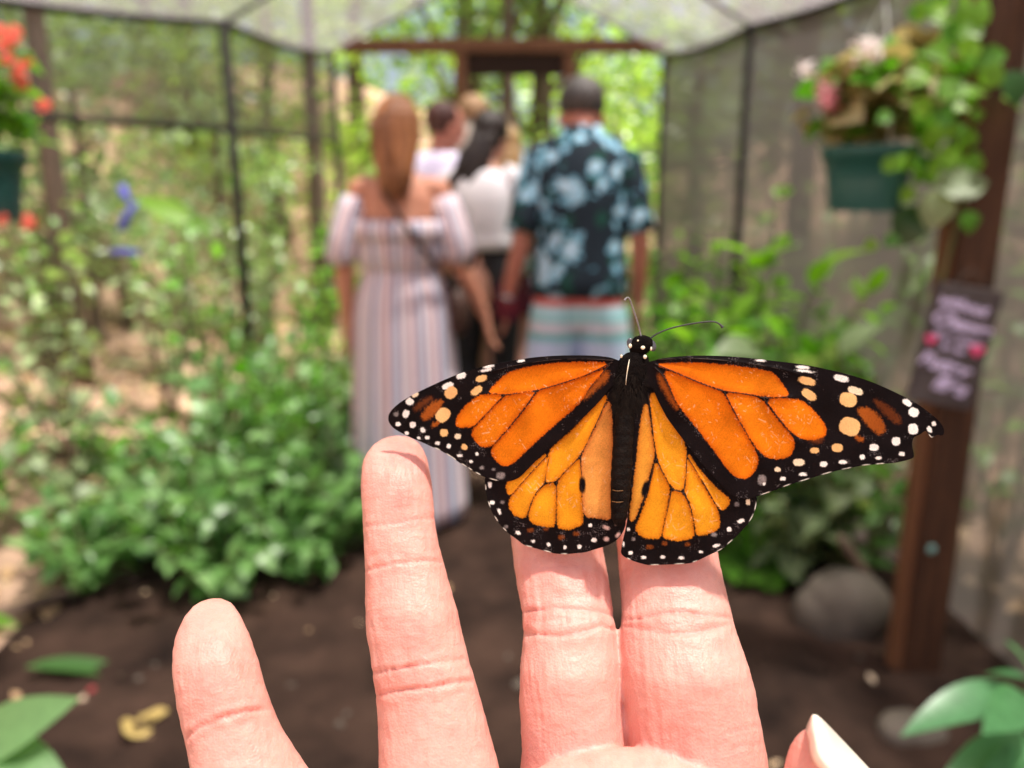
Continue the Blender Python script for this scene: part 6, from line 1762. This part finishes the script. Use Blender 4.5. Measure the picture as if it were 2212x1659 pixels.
RHW = [(200,560),(320,585),(360,670),(420,800),(540,960),(680,1110),(820,1200),(908,1232),(910,1250),(905,1290),(890,1340),(860,1390),(830,1420),(790,1465),(750,1500),(710,1535),(650,1560),(590,1590),(540,1612),(470,1619),(390,1620),(300,1626),(240,1611),(180,1590),(135,1562),(140,1520),(150,1470),(165,1410),(175,1350),(180,1250),(180,1000),(190,750)]
RHW_cells = [
 ([(280,690),(297,800),(312,900),(325,1000),(303,1080),(283,1150),(260,1240),(228,1320),(205,1372),(188,1362),(199,1280),(214,1170),(227,1050),(241,900),(258,780)], PALE * np.array([1.03, 1.08, 0.6])),
 ([(306,655),(335,652),(352,690),(390,760),(440,840),(490,920),(503,970),(505,1050),(499,1130),(494,1180),(478,1194),(440,1184),(412,1150),(383,1090),(353,1030),(338,960),(328,880),(318,780),(308,700)], HIND * np.array([1.0, 1.05, 1.2])),
 ([(512,985),(560,1058),(620,1130),(690,1200),(740,1240),(752,1260),(737,1290),(712,1310),(684,1280),(644,1210),(594,1130),(549,1060)], HIND),
 ([(515,1018),(560,1097),(608,1182),(648,1252),(682,1312),(697,1370),(690,1412),(650,1436),(600,1450),(568,1450),(563,1400),(553,1340),(538,1280),(513,1222),(506,1200),(513,1130),(517,1060)], HIND),
 ([(432,1204),(468,1213),(490,1228),(516,1280),(537,1350),(547,1420),(547,1462),(500,1476),(460,1482),(420,1476),(380,1462),(380,1440),(393,1370),(408,1290),(422,1232)], HIND),
 ([(338,1040),(363,1092),(392,1147),(412,1192),(402,1250),(387,1330),(372,1400),(360,1465),(320,1471),(270,1465),(240,1442),(222,1417),(243,1370),(269,1300),(294,1230),(313,1150),(327,1085)], HIND),
]
RHW_spots = [(277,1190,44,100,'K',15),(180,1420,16,20,'w'),(152,1505,12,28,'w'),(193,1553,26,22,'w'),(266,1580,30,18,'w'),(375,1577,28,18,'w'),(479,1582,30,16,'w'),(590,1548,24,16,'w'),(680,1512,40,18,'w',-15),(752,1420,26,28,'w'),(818,1372,38,24,'w',-15),(860,1265,26,36,'c'),(665,1450,32,22,'g'),(795,1278,26,24,'g'),(300,1520,40,24,'b'),(385,1500,30,24,'b'),(515,1505,32,22,'b'),(208,1475,20,18,'g'),(640,1575,14,10,'g')]
RHW_veins = [
 [(290,640),(306,760),(318,860),(332,960),(338,1020)],
 [(338,1020),(370,1090),(408,1158),(426,1194),(490,1212)],
 [(490,1212),(505,1130),(511,1050),(506,975)],
 [(336,1022),(316,1110),(287,1200),(256,1290),(226,1380),(214,1412)],
 [(425,1195),(409,1280),(389,1370),(366,1475)],
 [(492,1212),(520,1260),(546,1340),(557,1420),(559,1480)],
 [(508,1000),(560,1080),(612,1165),(652,1235),(694,1315)],
]
RHW_fringe = [(180,1592,12),(330,1624,22),(470,1621,26),(560,1606,14),(700,1541,16),(760,1495,18),(880,1355,22),(905,1290,22)]
CO['K'] = BLACK * 0.8
make_wing("hindwing", LHW, LHW_cells, [], LHW_spots, LHW_veins, True, 100, 0.0, fringe=LHW_fringe)
make_wing("hindwing", RHW, RHW_cells, [], RHW_spots, RHW_veins, True, 200, OFFR, fringe=RHW_fringe)
make_wing("forewing", LFW, LFW_cells, LFW_fades, LFW_spots, LFW_veins, False, 300, 0.0, fringe=LFW_fringe)
make_wing("forewing", RFW, RFW_cells, RFW_fades, RFW_spots, RFW_veins, False, 400, OFFR, fringe=RFW_fringe)

# body
m_fuzz = pmat("butterfly_body_black", (0.004, 0.003, 0.003), (0.010, 0.007, 0.006), scale=900, rough=0.85, bump=0.5, bscale=2500, spec=0.03)
m_gloss = pmat("butterfly_abdomen", (0.005, 0.0035, 0.003), (0.012, 0.008, 0.006), scale=700, rough=0.6, bump=0.4, bscale=1800, spec=0.06)
m_spotw = pmat("butterfly_white_dot", (0.86, 0.80, 0.66), (0.80, 0.66, 0.42), scale=900, rough=0.7)
m_eye = pmat("butterfly_eye", (0.05, 0.05, 0.055), (0.10, 0.10, 0.11), scale=1500, rough=0.3, spec=0.5)
UB = 0.0299 * MM                         # one tracing unit on the butterfly in metres
def bl(x, y, dd): return Vector(to_local(b2c(np.array([float(x)]), np.array([float(y)]), np.array([D0 + dd])))[0])
def body(name, rows, mat, flat=0.8, dd=0.0010, parent=butterfly, ribs=False):
    n = 28; V = []; F = []
    for i, (x, y, hw) in enumerate(rows):
        c = bl(x, y, dd); r_ = hw * UB
        for k in range(n):
            th = 2 * math.pi * k / n
            V.append(c + RIGHT * (math.cos(th) * r_) - FWD * (math.sin(th) * r_ * flat))
    m = len(rows)
    for i in range(m - 1):
        for k in range(n):
            k2 = (k + 1) % n
            F.append((i*n+k, (i+1)*n+k, (i+1)*n+k2, i*n+k2))
    F.append(tuple(range(n))); F.append(tuple((m-1)*n+k for k in range(n-1, -1, -1)))
    return obj(name, mesh_from(name, V, F, mat, True), parent)
def prof(pts, n):
    pts = np.array(pts, dtype=float); s = np.linspace(0, len(pts) - 1, n); k = np.arange(len(pts))
    return [(np.interp(a, k, pts[:, 0]), np.interp(a, k, pts[:, 1]), np.interp(a, k, pts[:, 2])) for a in s]
thorax = body("thorax", prof([(1450,408,24),(1447,420,56),(1440,445,80),(1432,485,96),(1424,530,98),(1414,575,90),(1404,620,74),(1396,660,60)], 40), m_fuzz, 0.74, 0.0005)
ab = []
for (x, y, hw) in prof([(1398,640,52),(1390,720,54),(1384,800,56),(1378,900,58),(1372,1000,60),(1366,1100,60),(1360,1200,57),(1356,1290,52),(1354,1350,46),(1353,1385,32),(1353,1402,12)], 120):
    seg = abs(math.sin(math.pi * (y - 640) / 62.0))
    ab.append((x, y, hw * (0.95 + 0.06 * seg)))
abdomen = body("abdomen", ab, m_gloss, 0.9, 0.0006)
m_band = pmat("abdomen_pale_band", (0.20, 0.09, 0.02), (0.07, 0.035, 0.015), scale=1500, rough=0.6)
for (x, y, w) in ((1350,1198,44),(1347,1262,44)):
    pts = [bl(x + w * math.sin(a), y + 4 * math.cos(2 * a), 0.0006 - 0.00185 * math.cos(a) * 0.93) for a in np.linspace(-0.9, 0.9, 9)]
    MB().tube(pts, 2.6 * UB, 6).build("band", m_band, abdomen)
head = body("head", prof([(1485,318,16),(1484,328,44),(1482,348,62),(1479,372,67),(1473,398,62),(1463,420,48),(1455,434,26)], 26), m_fuzz, 0.9, 0.0006)
def dot(x, y, w, h, dd, parent, mat=m_spotw, name="white_dot", a=0.0):
    mb = MB(); c = bl(x, y, dd)
    V = []; F = []; n = 12
    mb2 = MB(); mb2.ellipsoid((0, 0, 0), (w * UB / 2, h * UB / 2, 10 * UB), n, 8)
    ca, sa = math.cos(a), math.sin(a)
    V = [c + RIGHT * (q[0] * ca - q[1] * sa) + UP * (q[0] * sa + q[1] * ca) - FWD * q[2] for q in mb2.v]
    return obj(name, mesh_from(name, V, mb2.f, mat, True), parent)
HF = 0.0006 - 0.00188
for x, y, w, h, dd in ((1488,388,26,22,HF+.0002),(1534,394,13,24,HF+.0010),(1416,378,20,26,HF+.0009),(1460,349,14,14,HF+.0006),(1503,357,14,15,HF+.0006),(1520,350,8,9,HF+.0010)):
    dot(x, y, w, h, dd, head)
for x, y, w, h, dd in ((1500,440,22,24,-0.00125),(1366,437,14,20,-0.0006)):
    dot(x, y, w, h, dd, thorax)
for x, y in ((1541,376),(1420,366)):
    dot(x, y, 46, 70, 0.0003, head, m_eye, "eye", 0.25)
# the pale parting line on the back
pts = [bl(x, y, dd) for x, y, dd in ((1411,455,-0.00185),(1405,490,-0.00212),(1398,530,-0.00218),(1393,570,-0.00208),(1391,600,-0.0019))]
MB().tube(pts, [1.2*UB, 3.2*UB, 2.4*UB, 1.8*UB, 1.0*UB], 6).build("parting_line", m_spotw, thorax)
# antennae
m_ant = pmat("antenna", (0.02, 0.02, 0.02), (0.06, 0.06, 0.06), scale=3000, rough=0.5)
m_antg = pmat("antenna_grey", (0.12, 0.11, 0.12), (0.30, 0.28, 0.29), scale=2500, rough=0.5)
def antenna(path, club, mat):
    P_ = chaikin([(x, y) for x, y, d in path], 2, closed=False)
    ds = np.interp(np.linspace(0, 1, len(P_)), np.linspace(0, 1, len(path)), [d for _, _, d in path])
    pts = [bl(x, y, d) for (x, y), d in zip(P_, ds)]
    n = len(pts); rad = []
    for k in range(n):
        s = k / (n - 1)
        rad.append((4.8 + club * max(0, (s - 0.84) / 0.16) * (1 if s < 0.985 else 0.6)) * UB)
    mb = MB().tube(pts, rad, 8)
    a = mb.build("antenna", mat, head)
    return a
antenna([(1480,335,0.0),(1470,290,0.0),(1455,235,-0.0008),(1435,175,-0.0018),(1418,125,-0.0026),(1408,104,-0.003),(1396,104,-0.003),(1383,120,-0.003)], 3.6, m_antg)
antenna([(OFFR+295,342,0.0),(OFFR+340,308,0.0),(OFFR+420,276,-0.0005),(OFFR+520,255,-0.001),(OFFR+600,243,-0.0014),(OFFR+660,238,-0.0016),(OFFR+695,250,-0.0016),(OFFR+716,274,-0.0016)], 6.5, m_ant)
# fuzz: short hairs on thorax, wing roots and head
hv = []; hf = []
g = np.random.default_rng(9)
def hair(x, y, dd, ang, ln, w=1.2):
    a = bl(x, y, dd); dx, dy = math.cos(ang), math.sin(ang)
    b = bl(x + dx * ln, y + dy * ln, dd - 0.0001)
    s = RIGHT * (-dy * w * UB) + UP * (-dx * w * UB) * 1.0
    n = len(hv); hv.extend([a - s, a + s, b]); hf.append((n, n + 1, n + 2))
for k in range(1500):
    th = g.uniform(0.05, math.pi - 0.05); t = g.uniform(0, 1)
    y = 415 + t * 330; row = prof([(1445,412,40),(1440,450,80),(1432,490,96),(1424,530,98),(1414,575,90),(1404,620,74),(1396,660,60),(1388,750,54)], 12)
    i = min(11, int((y - 412) / 31)); x0, _, hw = row[i]
    hair(x0 + math.cos(th) * hw * 0.98, y, 0.0005 - math.sin(th) * hw * UB * 0.73, math.pi / 2 - math.cos(th) * 0.55 + g.normal() * 0.3, g.uniform(14, 46) * (1.0 if t < 0.6 else 1.9), 1.1)
for k in range(260):
    a = g.uniform(0, 2 * math.pi)
    hair(1478 + 55 * math.cos(a), 375 + 52 * math.sin(a), 0.0003, a + g.normal() * 0.3, g.uniform(5, 14), 0.9)
_mh = mesh_from("fuzz", hv, hf, pmat("butterfly_hair", (0.005, 0.004, 0.004), (0.022, 0.016, 0.012), scale=900, rough=0.8, spec=0.05), False)
_fo = obj("fuzz", _mh, thorax); _fo["kind"] = "stuff"
# legs reaching back to the fingertips
for sx, (x, y), (x2, y2) in ((-1, (1400, 560), (1330, 640)), (1, (1450, 560), (1500, 650)), (-1, (1395, 640), (1320, 760)), (1, (1430, 640), (1500, 780))):
    MB().tube([bl(x, y, 0.0015), bl((x + x2) / 2 + 30 * sx, (y + y2) / 2 - 10, 0.006), bl(x2, y2, 0.0105)], [5*UB, 4*UB, 3*UB], 6).build("leg", m_ant, butterfly)
print("objects", len(bpy.data.objects), "tris approx", sum(len(m.polygons) for m in bpy.data.meshes))
